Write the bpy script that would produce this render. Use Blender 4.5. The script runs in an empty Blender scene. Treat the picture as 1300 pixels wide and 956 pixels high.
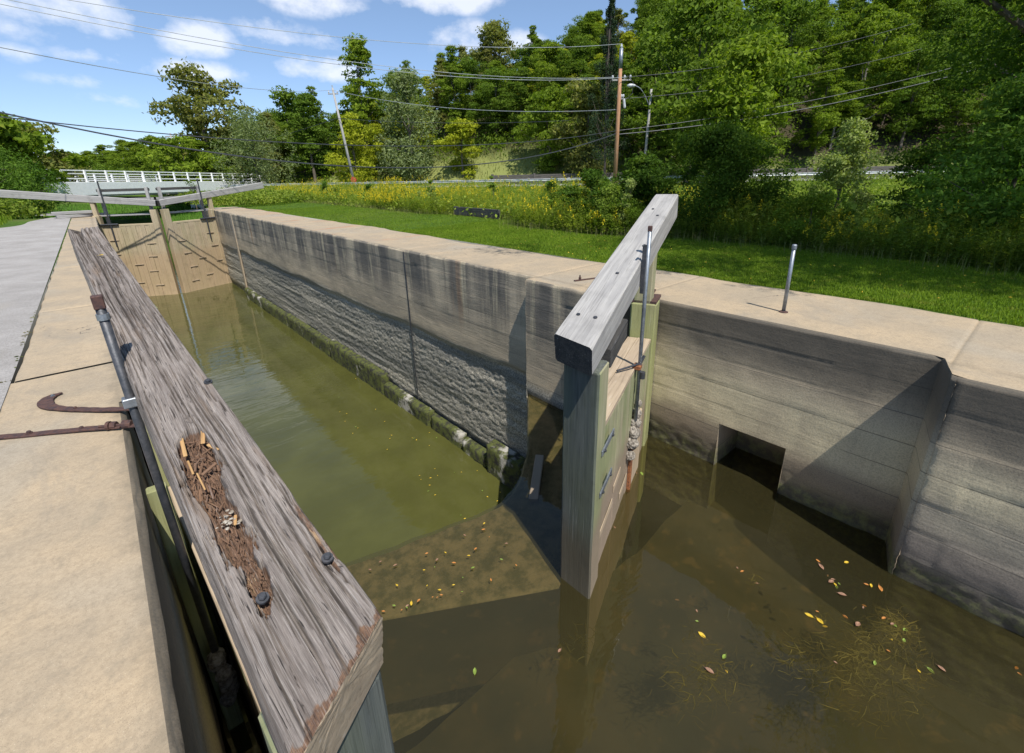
import bpy, bmesh, math, random
import numpy as np
from mathutils import Vector, Matrix
random.seed(7); RNG = np.random.default_rng(11)
sc = bpy.context.scene
COL = sc.collection

# ------------------------------------------------------------------ camera
cd = bpy.data.cameras.new('camera'); cam = bpy.data.objects.new('camera', cd); COL.objects.link(cam)
_cx, _cy, _f = 650.0, 433.0, 590.0
def _n(v): v = np.array(v, float); return v/np.linalg.norm(v)
_Y = _n([110-_cx, 233-_cy, _f]); _D = _n([690-_cx, 2070-_cy, _f]); _D = _n(_D-_Y*_D.dot(_Y)); _X = np.cross(_D, _Y)
if _X[0] < 0: _X = -_X
CM = np.array([_X, _Y, -_D])
EYE = 1.65
cam.matrix_world = Matrix(((CM[0,0], -CM[0,1], -CM[0,2], 0), (CM[1,0], -CM[1,1], -CM[1,2], 0), (CM[2,0], -CM[2,1], -CM[2,2], EYE), (0,0,0,1)))
cd.sensor_fit = 'HORIZONTAL'; cd.sensor_width = 36.0; cd.lens = 36.0*_f/1300.0
cd.shift_y = -45.0/1300.0; cd.clip_start = 0.05; cd.clip_end = 6000
sc.camera = cam

# ------------------------------------------------------------------ light
SUN = Vector((-0.16, -0.575, 1.0)).normalized()
sun_el = math.asin(SUN.z); sun_az = math.atan2(SUN.x, SUN.y)
sd = bpy.data.lights.new('sun', 'SUN'); sd.energy = 4.6; sd.angle = math.radians(0.5); sd.color = (1.0, 0.95, 0.86)
sun = bpy.data.objects.new('sun', sd); COL.objects.link(sun); sun.rotation_euler = SUN.to_track_quat('Z', 'Y').to_euler()
sun.location = (0, -10, 40)

sc.view_settings.view_transform = 'Standard'; sc.view_settings.look = 'None'; sc.view_settings.gamma = 1.0
sc.view_settings.use_curve_mapping = False; sc.view_settings.exposure = 0.35
sc.render.engine = 'CYCLES'

w = bpy.data.worlds.new('World'); sc.world = w; w.use_nodes = True
nt = w.node_tree; nt.nodes.clear()
def wn(t): return nt.nodes.new(t)
out = wn('ShaderNodeOutputWorld'); bg = wn('ShaderNodeBackground'); sky = wn('ShaderNodeTexSky')
sky.sky_type = 'NISHITA'; sky.sun_disc = False; sky.sun_elevation = sun_el; sky.sun_rotation = sun_az % (2*math.pi)
sky.air_density = 1.0; sky.dust_density = 0.0; sky.ozone_density = 3.0; sky.altitude = 900
bg.inputs['Strength'].default_value = 0.12
tc = wn('ShaderNodeTexCoord')
def wmath(op, a, b=None, c=None, clamp=False):
    m = wn('ShaderNodeMath'); m.operation = op; m.use_clamp = clamp
    for i, v in enumerate((a, b, c)):
        if v is None: continue
        if isinstance(v, (int, float)): m.inputs[i].default_value = v
        else: nt.links.new(v, m.inputs[i])
    return m.outputs[0]
def wray(u, v): return CM @ _n([u-_cx, v-_cy, _f])
sep = wn('ShaderNodeSeparateXYZ'); nt.links.new(tc.outputs['Generated'], sep.inputs[0])
# clouds: a noise-broken set of fair-weather puffs (azimuth, elevation, half sizes, strength)
noi = wn('ShaderNodeTexNoise'); noi.inputs['Scale'].default_value = 11.0; noi.inputs['Detail'].default_value = 9; noi.inputs['Roughness'].default_value = 0.6
mp = wn('ShaderNodeMapping'); mp.inputs['Scale'].default_value = (1, 1, 1.5)
nt.links.new(tc.outputs['Generated'], mp.inputs[0]); nt.links.new(mp.outputs[0], noi.inputs['Vector'])
az = wmath('ARCTAN2', sep.outputs[0], sep.outputs[1]); el = wmath('ARCSINE', sep.outputs[2])
clouds = [(110,20,95,26,.85),(190,35,80,20,.6),(250,52,48,20,1.0),(345,45,45,16,.7),(405,52,30,12,.6),(400,90,48,14,1.0),(250,92,60,12,.7),(120,74,50,10,.55),(100,104,50,8,.5),(20,68,30,10,.6),(150,130,50,8,.5),
          (570,2,70,16,1.0),(400,6,60,16,.8),(590,50,50,18,.7),(30,40,40,14,.5),(640,58,40,14,.9),(225,115,60,10,.4), (500,-60,120,40,.8),(250,-120,200,50,.9),(0,-60,120,40,.8),(800,-150,200,60,.9),(-200,30,150,50,.8),(-400,-60,150,60,.8),(1500,-60,200,60,.8)]
tot = None
for (u, v, du, dv, s) in clouds:
    r = wray(u, v); a0 = math.atan2(r[0], r[1]); e0 = math.asin(r[2])
    r2 = wray(u+du, v); r3 = wray(u, v-dv)
    da = max(.02, abs(math.atan2(r2[0], r2[1])-a0)); de = 1.25*max(.008, abs(math.asin(r3[2])-e0))
    x = wmath('DIVIDE', wmath('SUBTRACT', az, a0), da)
    y = wmath('DIVIDE', wmath('SUBTRACT', el, e0), de)
    yb = wmath('ABSOLUTE', wmath('MULTIPLY', wmath('SUBTRACT', y, wmath('ABSOLUTE', y)), .35))   # flatter bases: below the middle falls off faster
    d2 = wmath('ADD', wmath('ADD', wmath('MULTIPLY', x, x), wmath('MULTIPLY', y, y)), yb)
    m = wmath('MULTIPLY', wmath('SUBTRACT', 1.0, wmath('MULTIPLY', d2, .42), clamp=True), s)
    tot = m if tot is None else wmath('MAXIMUM', tot, m)
dens = wmath('MULTIPLY', wmath('SUBTRACT', wmath('ADD', wmath('MULTIPLY', tot, .80), wmath('MULTIPLY', noi.outputs['Fac'], 2.4)), 1.42), 1.7, clamp=True)
dens = wmath('MULTIPLY', dens, wmath('MULTIPLY', tot, 2.0, clamp=True))
dens = wmath('MULTIPLY', dens, .8)
mix = wn('ShaderNodeMixRGB'); mix.inputs['Color2'].default_value = (6.6, 6.9, 7.6, 1)
tint = wn('ShaderNodeValToRGB'); tint.color_ramp.elements[0].color = (.74, .78, .94, 1); tint.color_ramp.elements[0].position = .0
tint.color_ramp.elements[1].color = (1.45, 1.32, 1.12, 1); tint.color_ramp.elements[1].position = .55
nt.links.new(sep.outputs[2], tint.inputs[0]); sm_ = wn('ShaderNodeMixRGB'); sm_.blend_type = 'MULTIPLY'; sm_.inputs[0].default_value = 1
nt.links.new(sky.outputs[0], sm_.inputs[1]); nt.links.new(tint.outputs[0], sm_.inputs[2])
nt.links.new(dens, mix.inputs['Fac']); nt.links.new(sm_.outputs[0], mix.inputs['Color1'])
nt.links.new(mix.outputs[0], bg.inputs['Color']); nt.links.new(bg.outputs[0], out.inputs['Surface'])

# ------------------------------------------------------------------ numpy noise
def _hash(i, j, k, seed):
    n = (i*374761393 + j*668265263 + k*2147483647*0 + k*1274126177 + seed*362437) & 0xffffffff
    n = ((n ^ (n >> 13))*1274126177) & 0xffffffff
    n = ((n ^ (n >> 16))*2246822519) & 0xffffffff
    return ((n ^ (n >> 15)) & 0xffffff)/float(0xffffff)
def vnoise(x, y, z=None, seed=0):
    x = np.asarray(x, float); y = np.asarray(y, float)
    z = np.zeros_like(x) if z is None else np.asarray(z, float)
    xi = np.floor(x).astype(np.int64); yi = np.floor(y).astype(np.int64); zi = np.floor(z).astype(np.int64)
    fx = x-xi; fy = y-yi; fz = z-zi
    fx = fx*fx*(3-2*fx); fy = fy*fy*(3-2*fy); fz = fz*fz*(3-2*fz)
    r = 0
    for a in (0, 1):
        for b in (0, 1):
            for c in (0, 1):
                wgt = (fx if a else 1-fx)*(fy if b else 1-fy)*(fz if c else 1-fz)
                r = r + wgt*_hash(xi+a, yi+b, zi+c, seed)
    return r
def fbm(x, y, z=None, o=4, seed=0, g=.5):
    r = 0; a = 1; t = 0
    for i in range(o):
        f = 2.03**i
        r = r + a*vnoise(x*f, y*f, None if z is None else z*f, seed+i*17); t += a; a *= g
    return r/t
def sstep(a, b, x): t = np.clip((np.asarray(x, float)-a)/(b-a), 0, 1); return t*t*(3-2*t)

# ------------------------------------------------------------------ object helpers
def tag(o, label=None, cat=None, group=None, kind=None):
    if label: o['label'] = label
    if cat: o['category'] = cat
    if group: o['group'] = group
    if kind: o['kind'] = kind
    return o
def thing(name, loc, label, cat, group=None):
    o = bpy.data.objects.new(name, None); COL.objects.link(o); o.location = loc; o.empty_display_size = .2
    return tag(o, label, cat, group)
def _off(parent):
    v = Vector((0,0,0)); p = parent
    while p is not None: v += p.location; p = p.parent
    return np.array(v)
def mk(name, V, F, m, parent=None, attrs=None, smooth=False, loc=None):
    """V world coordinates (n,3); F (m,k) array or list of faces; mesh stored relative to the parent chain (or loc)"""
    V = np.asarray(V, float).reshape(-1, 3)
    o_ = _off(parent) if parent is not None else np.zeros(3)
    if loc is not None: o_ = o_ + (np.array(loc)-o_)
    V = V - o_
    me = bpy.data.meshes.new(name)
    if isinstance(F, np.ndarray) and F.ndim == 2:
        n, k = F.shape
        me.vertices.add(len(V)); me.vertices.foreach_set('co', V.astype(np.float32).ravel())
        me.loops.add(n*k); me.loops.foreach_set('vertex_index', F.astype(np.int32).ravel())
        me.polygons.add(n); me.polygons.foreach_set('loop_start', np.arange(0, n*k, k, dtype=np.int32)); me.polygons.foreach_set('loop_total', np.full(n, k, np.int32))
        me.update(calc_edges=True)
    else:
        me.from_pydata([tuple(v) for v in V], [], [tuple(int(i) for i in f) for f in F]); me.update()
    me.validate()
    if attrs:
        for an, av in attrs.items():
            av = np.asarray(av, np.float32)
            if av.ndim == 2: a = me.attributes.new(an, 'FLOAT_VECTOR', 'POINT'); a.data.foreach_set('vector', av.ravel())
            else: a = me.attributes.new(an, 'FLOAT', 'POINT'); a.data.foreach_set('value', av.ravel())
    if smooth: me.polygons.foreach_set('use_smooth', np.ones(len(me.polygons), bool))
    for mm in (m if isinstance(m, (list, tuple)) else [m]): me.materials.append(mm)
    o = bpy.data.objects.new(name, me); COL.objects.link(o)
    if parent is not None:
        o.parent = parent
        if loc is not None: o.location = Vector(np.array(loc)-_off(parent))
    elif loc is not None: o.location = loc
    return o
def setcols(me_obj, fi): me_obj.data.polygons.foreach_set('material_index', np.asarray(fi, np.int32))
class MB:
    """mesh builder collecting shapes (with a grain attribute: along, across, up)"""
    def __init__(s): s.V = []; s.F = []; s.G = []; s.n = 0
    def add(s, V, F, G=None):
        V = np.asarray(V, float); s.V.append(V); s.G.append(V.copy() if G is None else np.asarray(G, float))
        s.F += [tuple(i+s.n for i in f) for f in F]; s.n += len(V)
    def box(s, o, ax, ay, az, bev=.006, wob=0.0, seg=1, seed=0, endcut=None):
        """o = corner origin centre of the section start; ax full length vector; ay, az full width vectors (centred)"""
        o, ax, ay, az = [np.asarray(q, float) for q in (o, ax, ay, az)]
        L, W, T = [np.linalg.norm(q) for q in (ax, ay, az)]
        ux, uy, uz = ax/L, ay/W, az/T; b = min(bev, W*.3, T*.3, L*.3)
        sec = [(-W/2+b, -T/2), (W/2-b, -T/2), (W/2, -T/2+b), (W/2, T/2-b), (W/2-b, T/2), (-W/2+b, T/2), (-W/2, T/2-b), (-W/2, -T/2+b)]
        st = [0, b] + [b+(L-2*b)*(i+1)/seg for i in range(seg)] + [L]
        V = []; G = []
        ph = (seed*7.31) % 10
        for i, d in enumerate(st):
            k = 1.0 if 0 < i < len(st)-1 else None
            for (y, z_) in sec:
                yy, zz = y, z_
                if k is None: yy = np.sign(y)*(abs(y)-b*.7); zz = np.sign(z_)*(abs(z_)-b*.7)
                if wob: yy += wob*math.sin(d*2.1+ph+z_*5); zz += wob*math.sin(d*1.7+ph*2+y*6)
                V.append(o+ux*d+uy*yy+uz*zz); G.append((d+ph, yy+ph*.37, zz))
        F = []
        n = len(st)
        for i in range(n-1):
            for j in range(8):
                a = i*8+j; c = i*8+(j+1) % 8
                F.append((a, c, c+8, a+8))
        F.append(tuple(range(7, -1, -1))); F.append(tuple((n-1)*8+j for j in range(8)))
        if np.dot(np.cross(uy, uz), ux) < 0: F = [f[::-1] for f in F]
        s.add(V, F, G)
    def tube(s, pts, r, n=10, cap=True):
        pts = [np.asarray(p, float) for p in pts]; r = [r]*len(pts) if np.isscalar(r) else r
        V = []; G = []
        up = None; d0 = 0
        for i, p in enumerate(pts):
            t = pts[min(i+1, len(pts)-1)]-pts[max(i-1, 0)]; t = t/(np.linalg.norm(t)+1e-9)
            if up is None:
                up = np.array([0, 0, 1.0]) if abs(t[2]) < .9 else np.array([1.0, 0, 0])
            a = np.cross(t, up); a /= np.linalg.norm(a)+1e-9; b = np.cross(a, t); up = b
            if i: d0 += np.linalg.norm(p-pts[i-1])
            for k in range(n):
                an = 2*math.pi*k/n
                V.append(p+r[i]*(math.cos(an)*a+math.sin(an)*b)); G.append((d0, math.cos(an)*r[i], math.sin(an)*r[i]))
        F = []
        for i in range(len(pts)-1):
            for k in range(n):
                F.append((i*n+k, i*n+(k+1) % n, (i+1)*n+(k+1) % n, (i+1)*n+k))
        if cap: F.append(tuple(range(n-1, -1, -1))); F.append(tuple((len(pts)-1)*n+k for k in range(n)))
        s.add(V, F, G)
    def build(s, name, m, parent=None, smooth=False, loc=None):
        o = mk(name, np.concatenate(s.V), s.F, m, parent, {'gr': np.concatenate(s.G)}, smooth, loc)
        return o
def grid_faces(nu, nv):
    """nu x nv vertices laid out row-major [u*nv+v]"""
    a = np.arange(nu-1)[:, None]*nv+np.arange(nv-1)[None, :]
    return np.stack([a, a+nv, a+nv+1, a+1], -1).reshape(-1, 4)
def copy_tree(o, parent=None):
    c = o.copy(); COL.objects.link(c); c.parent = parent
    for ch in list(o.children): copy_tree(ch, c)
    return c

# ------------------------------------------------------------------ materials
class NT:
    def __init__(s, name):
        s.m = bpy.data.materials.new(name); s.m.use_nodes = True; s.t = s.m.node_tree; s.t.nodes.clear()
        s.out = s.n('ShaderNodeOutputMaterial')
    def n(s, t, **k):
        x = s.t.nodes.new(t)
        for a, b in k.items(): setattr(x, a, b)
        return x
    def put(s, sock, v):
        if v is None: return
        if isinstance(v, bpy.types.NodeSocket): s.t.links.new(v, sock)
        elif isinstance(v, (tuple, list)) and len(v) == 3 and sock.type == 'RGBA': sock.default_value = (*v, 1)
        else: sock.default_value = v
    def pos(s): return s.n('ShaderNodeNewGeometry').outputs['Position']
    def att(s, name, o='Vector'): x = s.n('ShaderNodeAttribute'); x.attribute_name = name; return x.outputs[o]
    def math(s, op, a, b=None, clamp=False):
        x = s.n('ShaderNodeMath', operation=op, use_clamp=clamp); s.put(x.inputs[0], a); s.put(x.inputs[1], b); return x.outputs[0]
    def scale(s, v, sc_, loc=(0,0,0)):
        x = s.n('ShaderNodeMapping'); s.put(x.inputs['Vector'], v); x.inputs['Scale'].default_value = sc_; x.inputs['Location'].default_value = loc; return x.outputs[0]
    def noise(s, v, sc_=1, det=4, rough=.55, dist=0):
        x = s.n('ShaderNodeTexNoise'); s.put(x.inputs['Vector'], v); x.inputs['Scale'].default_value = sc_; x.inputs['Detail'].default_value = det
        x.inputs['Roughness'].default_value = rough; x.inputs['Distortion'].default_value = dist; return x.outputs['Fac']
    def voro(s, v, sc_=1, feat='F1', o='Distance'):
        x = s.n('ShaderNodeTexVoronoi', feature=feat); s.put(x.inputs['Vector'], v); x.inputs['Scale'].default_value = sc_; return x.outputs[o]
    def rng(s, v, a, b, c=0., d=1.):
        x = s.n('ShaderNodeMapRange'); x.interpolation_type = 'SMOOTHSTEP'
        s.put(x.inputs[0], v); x.inputs[1].default_value = a; x.inputs[2].default_value = b; x.inputs[3].default_value = c; x.inputs[4].default_value = d; return x.outputs[0]
    def mix(s, f, a, b, mode='MIX'):
        x = s.n('ShaderNodeMixRGB', blend_type=mode); s.put(x.inputs[0], f); s.put(x.inputs[1], a); s.put(x.inputs[2], b); return x.outputs[0]
    def sep(s, v): x = s.n('ShaderNodeSeparateXYZ'); s.put(x.inputs[0], v); return x.outputs
    def bump(s, h, st=.5, d=.02, nrm=None):
        x = s.n('ShaderNodeBump'); x.inputs['Strength'].default_value = st; x.inputs['Distance'].default_value = d; s.put(x.inputs['Height'], h)
        if nrm is not None: s.put(x.inputs['Normal'], nrm)
        return x.outputs[0]
    def fin(s, col, rough=.85, nrm=None, metal=0, spec=.3, extra=None):
        p = s.n('ShaderNodeBsdfPrincipled'); s.put(p.inputs['Base Color'], col); s.put(p.inputs['Roughness'], rough)
        p.inputs['Metallic'].default_value = metal; p.inputs['Specular IOR Level'].default_value = spec
        if nrm is not None: s.put(p.inputs['Normal'], nrm)
        s.t.links.new(p.outputs[0], s.out.inputs[0]); return s.m

def m_coping():
    s = NT('coping_concrete'); p = s.pos(); x, y, z = s.sep(p)[:3]
    c = s.mix(s.rng(s.noise(p, 1.3, 5), .3, .7), (.455, .355, .24), (.36, .295, .215))
    c = s.mix(s.rng(s.noise(p, .5, 3, .6, 1.), .5, .75), c, (.36, .32, .26))
    c = s.mix(s.rng(s.noise(p, 42, 8, .88), .36, .58), s.mix(.38, c, (.17, .13, .09)), c)
    c = s.mix(s.math('MULTIPLY', s.rng(s.noise(p, 330, 2, .6), .56, .70), .55), c, (.13, .10, .075))
    c = s.mix(s.math('MULTIPLY', s.rng(s.noise(s.scale(p, (1, .5, 1), (4, 2, 0)), 1.1, 7, .7, 2.), .55, .66), .40), c, (.25, .22, .18))
    c = s.mix(s.math('MULTIPLY', s.rng(s.voro(p, 75), .16, .05), .5), c, (.62, .54, .42))
    c = s.mix(s.math('MULTIPLY', s.rng(s.noise(p, 3.2, 6, .75, 1.5), .54, .70), .45), c, (.27, .23, .17))
    c = s.mix(s.math('MULTIPLY', s.rng(s.noise(p, 9, 8, .8), .46, .70), .6), c, (.24, .20, .15))
    wv = s.n('ShaderNodeVectorMath', operation='ADD'); s.put(wv.inputs[0], p); nz_ = s.n('ShaderNodeTexNoise'); s.put(nz_.inputs['Vector'], p); nz_.inputs['Scale'].default_value = 2.5; nz_.inputs['Detail'].default_value = 5
    s.put(wv.inputs[1], nz_.outputs['Color']); ck = s.voro(s.scale(wv.outputs[0], (1, .6, 1)), .62, 'DISTANCE_TO_EDGE')
    c = s.mix(s.math('MULTIPLY', s.rng(ck, .005, .0015), s.rng(s.noise(p, .5, 2), .52, .60)), c, (.10, .085, .07))
    eg = s.math('MINIMUM', s.math('ABSOLUTE', s.math('SUBTRACT', x, -.22)), s.math('ABSOLUTE', s.math('SUBTRACT', x, 5.36)))
    eg = s.math('ADD', eg, s.math('MULTIPLY', s.noise(p, 5, 6, .75), .30))
    c = s.mix(s.math('MULTIPLY', s.rng(eg, .24, .10), .6), c, (.16, .135, .10))
    # rust bleeding on the far half of the right coping
    ru = s.math('MULTIPLY', s.rng(s.noise(s.scale(p, (.35, 1.6, 1)), 1, 4), .58, .68), s.math('MULTIPLY', s.rng(y, 10, 14), s.rng(x, 4.9, 5.0)))
    c = s.mix(s.math('MULTIPLY', ru, .55), c, (.45, .17, .06))
    h = s.math('ADD', s.noise(p, 60, 7, .85), s.math('MULTIPLY', s.noise(p, 8, 3), .6))
    return s.fin(c, .9, s.bump(h, .11, .006))
def m_wall(kind):
    """kind: 'chamber' rough eroded lower half, 'recess' board-marked wall upstream"""
    s = NT(kind+'_wall_concrete'); p = s.pos(); x, y, z = s.sep(p)[:3]
    wz = s.math('ADD', z, s.math('MULTIPLY', s.math('SUBTRACT', s.noise(s.scale(p, (1, .5, 1)), 1, 4), .5), .35))
    base = s.mix(s.rng(s.noise(s.scale(p, (1, .5, 1.5)), 1.5, 5, .6), .3, .7), (.52, .435, .31), (.37, .315, .235))
    # boards: each lift a slightly different grey
    bi = s.math('FLOOR', s.math('MULTIPLY', s.math('ADD', z, s.math('MULTIPLY', s.noise(s.scale(p, (1, .3, 0)), 1, 2), .03)), 3.3))
    cmb = s.n('ShaderNodeCombineXYZ'); s.put(cmb.inputs[0], bi); s.put(cmb.inputs[1], s.math('FLOOR', s.math('MULTIPLY', y, .21)))
    wnn = s.n('ShaderNodeTexWhiteNoise'); s.put(wnn.inputs['Vector'], cmb.outputs[0])
    base = s.mix(.85, base, s.mix(wnn.outputs['Value'], (.38, .38, .38), (.66, .64, .62)), 'MULTIPLY')
    base = s.mix(1, base, (1.85, 1.85, 1.85), 'MULTIPLY')
    # vertical weather streaks
    st = s.noise(s.scale(p, (0, 3.2, .22)), 1, 5, .65)
    st2 = s.noise(s.scale(p, (0, 1.1, .12), (0, 5, 0)), 1, 4, .6)
    if kind == 'chamber':
        top = s.rng(wz, -1.75, -.5)
        c = s.mix(s.math('MULTIPLY', s.rng(st2, .36, .58), s.math('MULTIPLY', top, .9)), base, (.12, .112, .10))
        c = s.mix(s.math('MULTIPLY', s.rng(st, .52, .66), s.math('MULTIPLY', top, .85)), c, (.58, .49, .33))
        c = s.mix(s.math('MULTIPLY', s.rng(s.noise(s.scale(p, (0, .9, .05), (0, 2.3, 0)), 1, 3), .62, .68), s.math('MULTIPLY', top, .8)), c, (.42, .22, .10))
        sp = s.mix(s.rng(s.noise(p, 38, 4, .7), .42, .6), (.19, .195, .18), (.70, .65, .54))
        c = s.mix(s.math('MULTIPLY', s.rng(wz, -1.75, -2.0), .8), c, sp)
        lay = s.noise(s.scale(p, (0, .12, 3.0)), 1, 4, .6)
        c = s.mix(s.math('MULTIPLY', s.rng(lay, .42, .6), s.math('MULTIPLY', s.rng(wz, -1.6, -2.0), .55)), c, (.12, .13, .13))
    else:
        topd = s.rng(wz, -.95, -.05)
        c = s.mix(s.math('MULTIPLY', s.rng(s.math('ADD', st2, s.math('MULTIPLY', topd, .15)), .30, .62), s.math('MULTIPLY', topd, .95)), base, (.115, .098, .078))
        c = s.mix(s.math('MULTIPLY', s.rng(wz, -.60, -.25), .55), c, (.15, .128, .10))
        band = s.math('MULTIPLY', s.rng(wz, -.55, -.95), s.rng(wz, -1.7, -1.3))
        c = s.mix(s.math('MULTIPLY', band, s.rng(st, .3, .6, .5, .95)), c, (.72, .62, .42))
        c = s.mix(s.math('MULTIPLY', s.rng(wz, -1.35, -1.65), .7), c, (.24, .19, .14))
        c = s.mix(s.math('MULTIPLY', s.rng(y, .45, .25), s.math('MULTIPLY', s.rng(wz, -1.0, -1.3), .5)), c, (.20, .19, .20))
    # algae and wet at the waterline
    wl = -4.4 if kind == 'chamber' else -2.1
    g = s.mix(s.rng(s.noise(p, 9, 4, .7), .4, .65), (.05, .048, .035), (.13, .14, .05))
    c = s.mix(s.math('MULTIPLY', s.rng(wz, wl+.38, wl+.12), .85), c, g)
    # seams between boards
    sm = s.math('ABSOLUTE', s.math('SUBTRACT', s.math('FRACT', s.math('MULTIPLY', s.math('ADD', z, s.math('MULTIPLY', s.noise(s.scale(p, (1, .3, 0)), 1, 2), .03)), 3.3)), .5))
    seam = s.math('MULTIPLY', s.rng(sm, .47, .5), s.rng(s.noise(s.scale(p, (1, 1, .4)), 1.2, 3), .35, .6))
    c = s.mix(s.math('MULTIPLY', seam, .7), c, (.08, .075, .065))
    c = s.mix(s.rng(s.noise(p, 70, 3, .8), .3, .6), s.mix(.35, c, (.05, .05, .05)), c)
    h = s.math('ADD', s.noise(p, 45, 5, .75), s.noise(s.scale(p, (1, .35, 5)), 6, 4, .6))
    return s.fin(c, .92, s.bump(h, .40 if kind == 'chamber' else .22, .016))
def m_wood(name, c1, c2, dark, rotc=None, green=0, gcol=(.2, .23, .09), fine=1.0, bs=.5, stain=None):
    s = NT(name); g = s.att('gr'); p = s.pos(); gx, gy, gz = s.sep(g)[:3]
    warp = s.noise(s.scale(g, (1.5, 6, 6)), 1, 3)
    n1 = s.noise(s.scale(g, (2.2, 75*fine, 75*fine)), 1, 5, .65, .5)
    n2 = s.noise(s.scale(g, (.8, 18*fine, 18*fine)), 1, 4, .6, .7)
    c = s.mix(s.rng(n2, .3, .7), c1, c2)
    c = s.mix(s.rng(n1, .50, .68), c, s.mix(.6, c, dark))
    c = s.mix(s.math('MULTIPLY', s.rng(n1, .40, .28), .5), c, s.mix(.5, c2, (.8, .8, .8)))
    if green:
        c = s.mix(s.math('MULTIPLY', s.rng(s.noise(s.scale(p, (2, 2, .5)), 1.3, 4), .35, .62), green), c, gcol)
    if stain:                                             # tide stain: darker below a height
        zz = s.sep(p)[2]
        c = s.mix(s.math('MULTIPLY', s.rng(s.math('ADD', zz, s.math('MULTIPLY', n2, .3)), stain[1], stain[0]), stain[3]), c, stain[2])
    if rotc:
        r = s.att('rot', 'Fac')
        rc = s.mix(s.rng(s.noise(g, 55, 5, .75), .35, .65), rotc[0], rotc[1])
        rc = s.mix(s.rng(s.noise(s.scale(g, (5, 30, 30)), 1, 4), .60, .72), rc, rotc[2])
        c = s.mix(s.rng(r, .35, .6), c, rc)
        c = s.mix(s.math('MULTIPLY', s.att('crack', 'Fac'), .85), c, (.022, .018, .015))
    c = s.mix(s.math('MULTIPLY', s.rng(s.noise(p, 3, 3), .5, .75), .35), c, dark)
    if rotc:
        n3 = s.noise(s.scale(g, (7, 420, 420)), 1, 3, .7, .4); n4 = s.noise(s.scale(g, (5, 120, 120), (3, 1, 2)), 1, 4, .6, 1.2)
        c = s.mix(s.math('MULTIPLY', s.rng(n3, .50, .66), .55), c, (.06, .05, .045))
        c = s.mix(s.math('MULTIPLY', s.rng(n3, .46, .34), .35), c, (.50, .46, .43))
        c = s.mix(s.math('MULTIPLY', s.rng(n4, .635, .67), .85), c, (.025, .02, .018))
        c = s.mix(s.math('MULTIPLY', s.rng(s.noise(s.scale(g, (2, 14, 14), (5, 0, 0)), 1, 4), .55, .75), .5), c, (.24, .17, .12))
        h = s.math('ADD', s.math('SUBTRACT', n1, s.math('MULTIPLY', s.rng(n4, .62, .67), .8)), s.math('MULTIPLY', n3, .5))
    else: h = s.math('ADD', n1, s.math('MULTIPLY', s.noise(g, 130, 2), .25))
    return s.fin(c, .85, s.bump(h, bs, .006))
def m_metal(name, c1, c2, rough=.5, metal=.7, sc_=25):
    s = NT(name); p = s.pos()
    c = s.mix(s.rng(s.noise(p, sc_, 5, .7), .4, .65), c1, c2)
    return s.fin(c, rough, s.bump(s.noise(p, 120, 3), .3, .003), metal)
def m_plain(name, c1, c2, sc_=3, rough=.8, spec=.3, bump=.2):
    s = NT(name); p = s.pos()
    c = s.mix(s.rng(s.noise(p, sc_, 6, .65), .35, .65), c1, c2)
    return s.fin(c, rough, s.bump(s.noise(p, sc_*12, 4), bump, .01), 0, spec)
def m_leaf(name, c1, c2, c3=None, trans=.36, scl=.35, rnd=.5, obj_rand=True):
    s = NT(name); p = s.pos()
    f = s.rng(s.noise(p, scl, 3), .3, .7)
    if obj_rand:
        oi = s.n('ShaderNodeObjectInfo').outputs['Random']
        f = s.math('ADD', s.math('MULTIPLY', f, 1-rnd), s.math('MULTIPLY', oi, rnd))
    c = s.mix(f, c1, c2)
    if c3: c = s.mix(s.rng(s.noise(p, scl*5, 2), .55, .75), c, c3)
    g = s.n('ShaderNodeNewGeometry').outputs['Random Per Island']
    c = s.mix(.5, c, s.mix(g, (.8, .8, .8), (2.1, 2.0, 1.6)), 'MULTIPLY')
    c = s.mix(.0, c, c)
    d = s.n('ShaderNodeBsdfPrincipled'); s.put(d.inputs['Base Color'], c); d.inputs['Roughness'].default_value = .75; d.inputs['Specular IOR Level'].default_value = .10
    t = s.n('ShaderNodeBsdfTranslucent'); s.put(t.inputs['Color'], s.mix(1, c, (1.5, 1.6, .5), 'MULTIPLY'))
    mx = s.n('ShaderNodeMixShader'); mx.inputs[0].default_value = trans
    s.t.links.new(d.outputs[0], mx.inputs[1]); s.t.links.new(t.outputs[0], mx.inputs[2]); s.t.links.new(mx.outputs[0], s.out.inputs[0])
    return s.m
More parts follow.
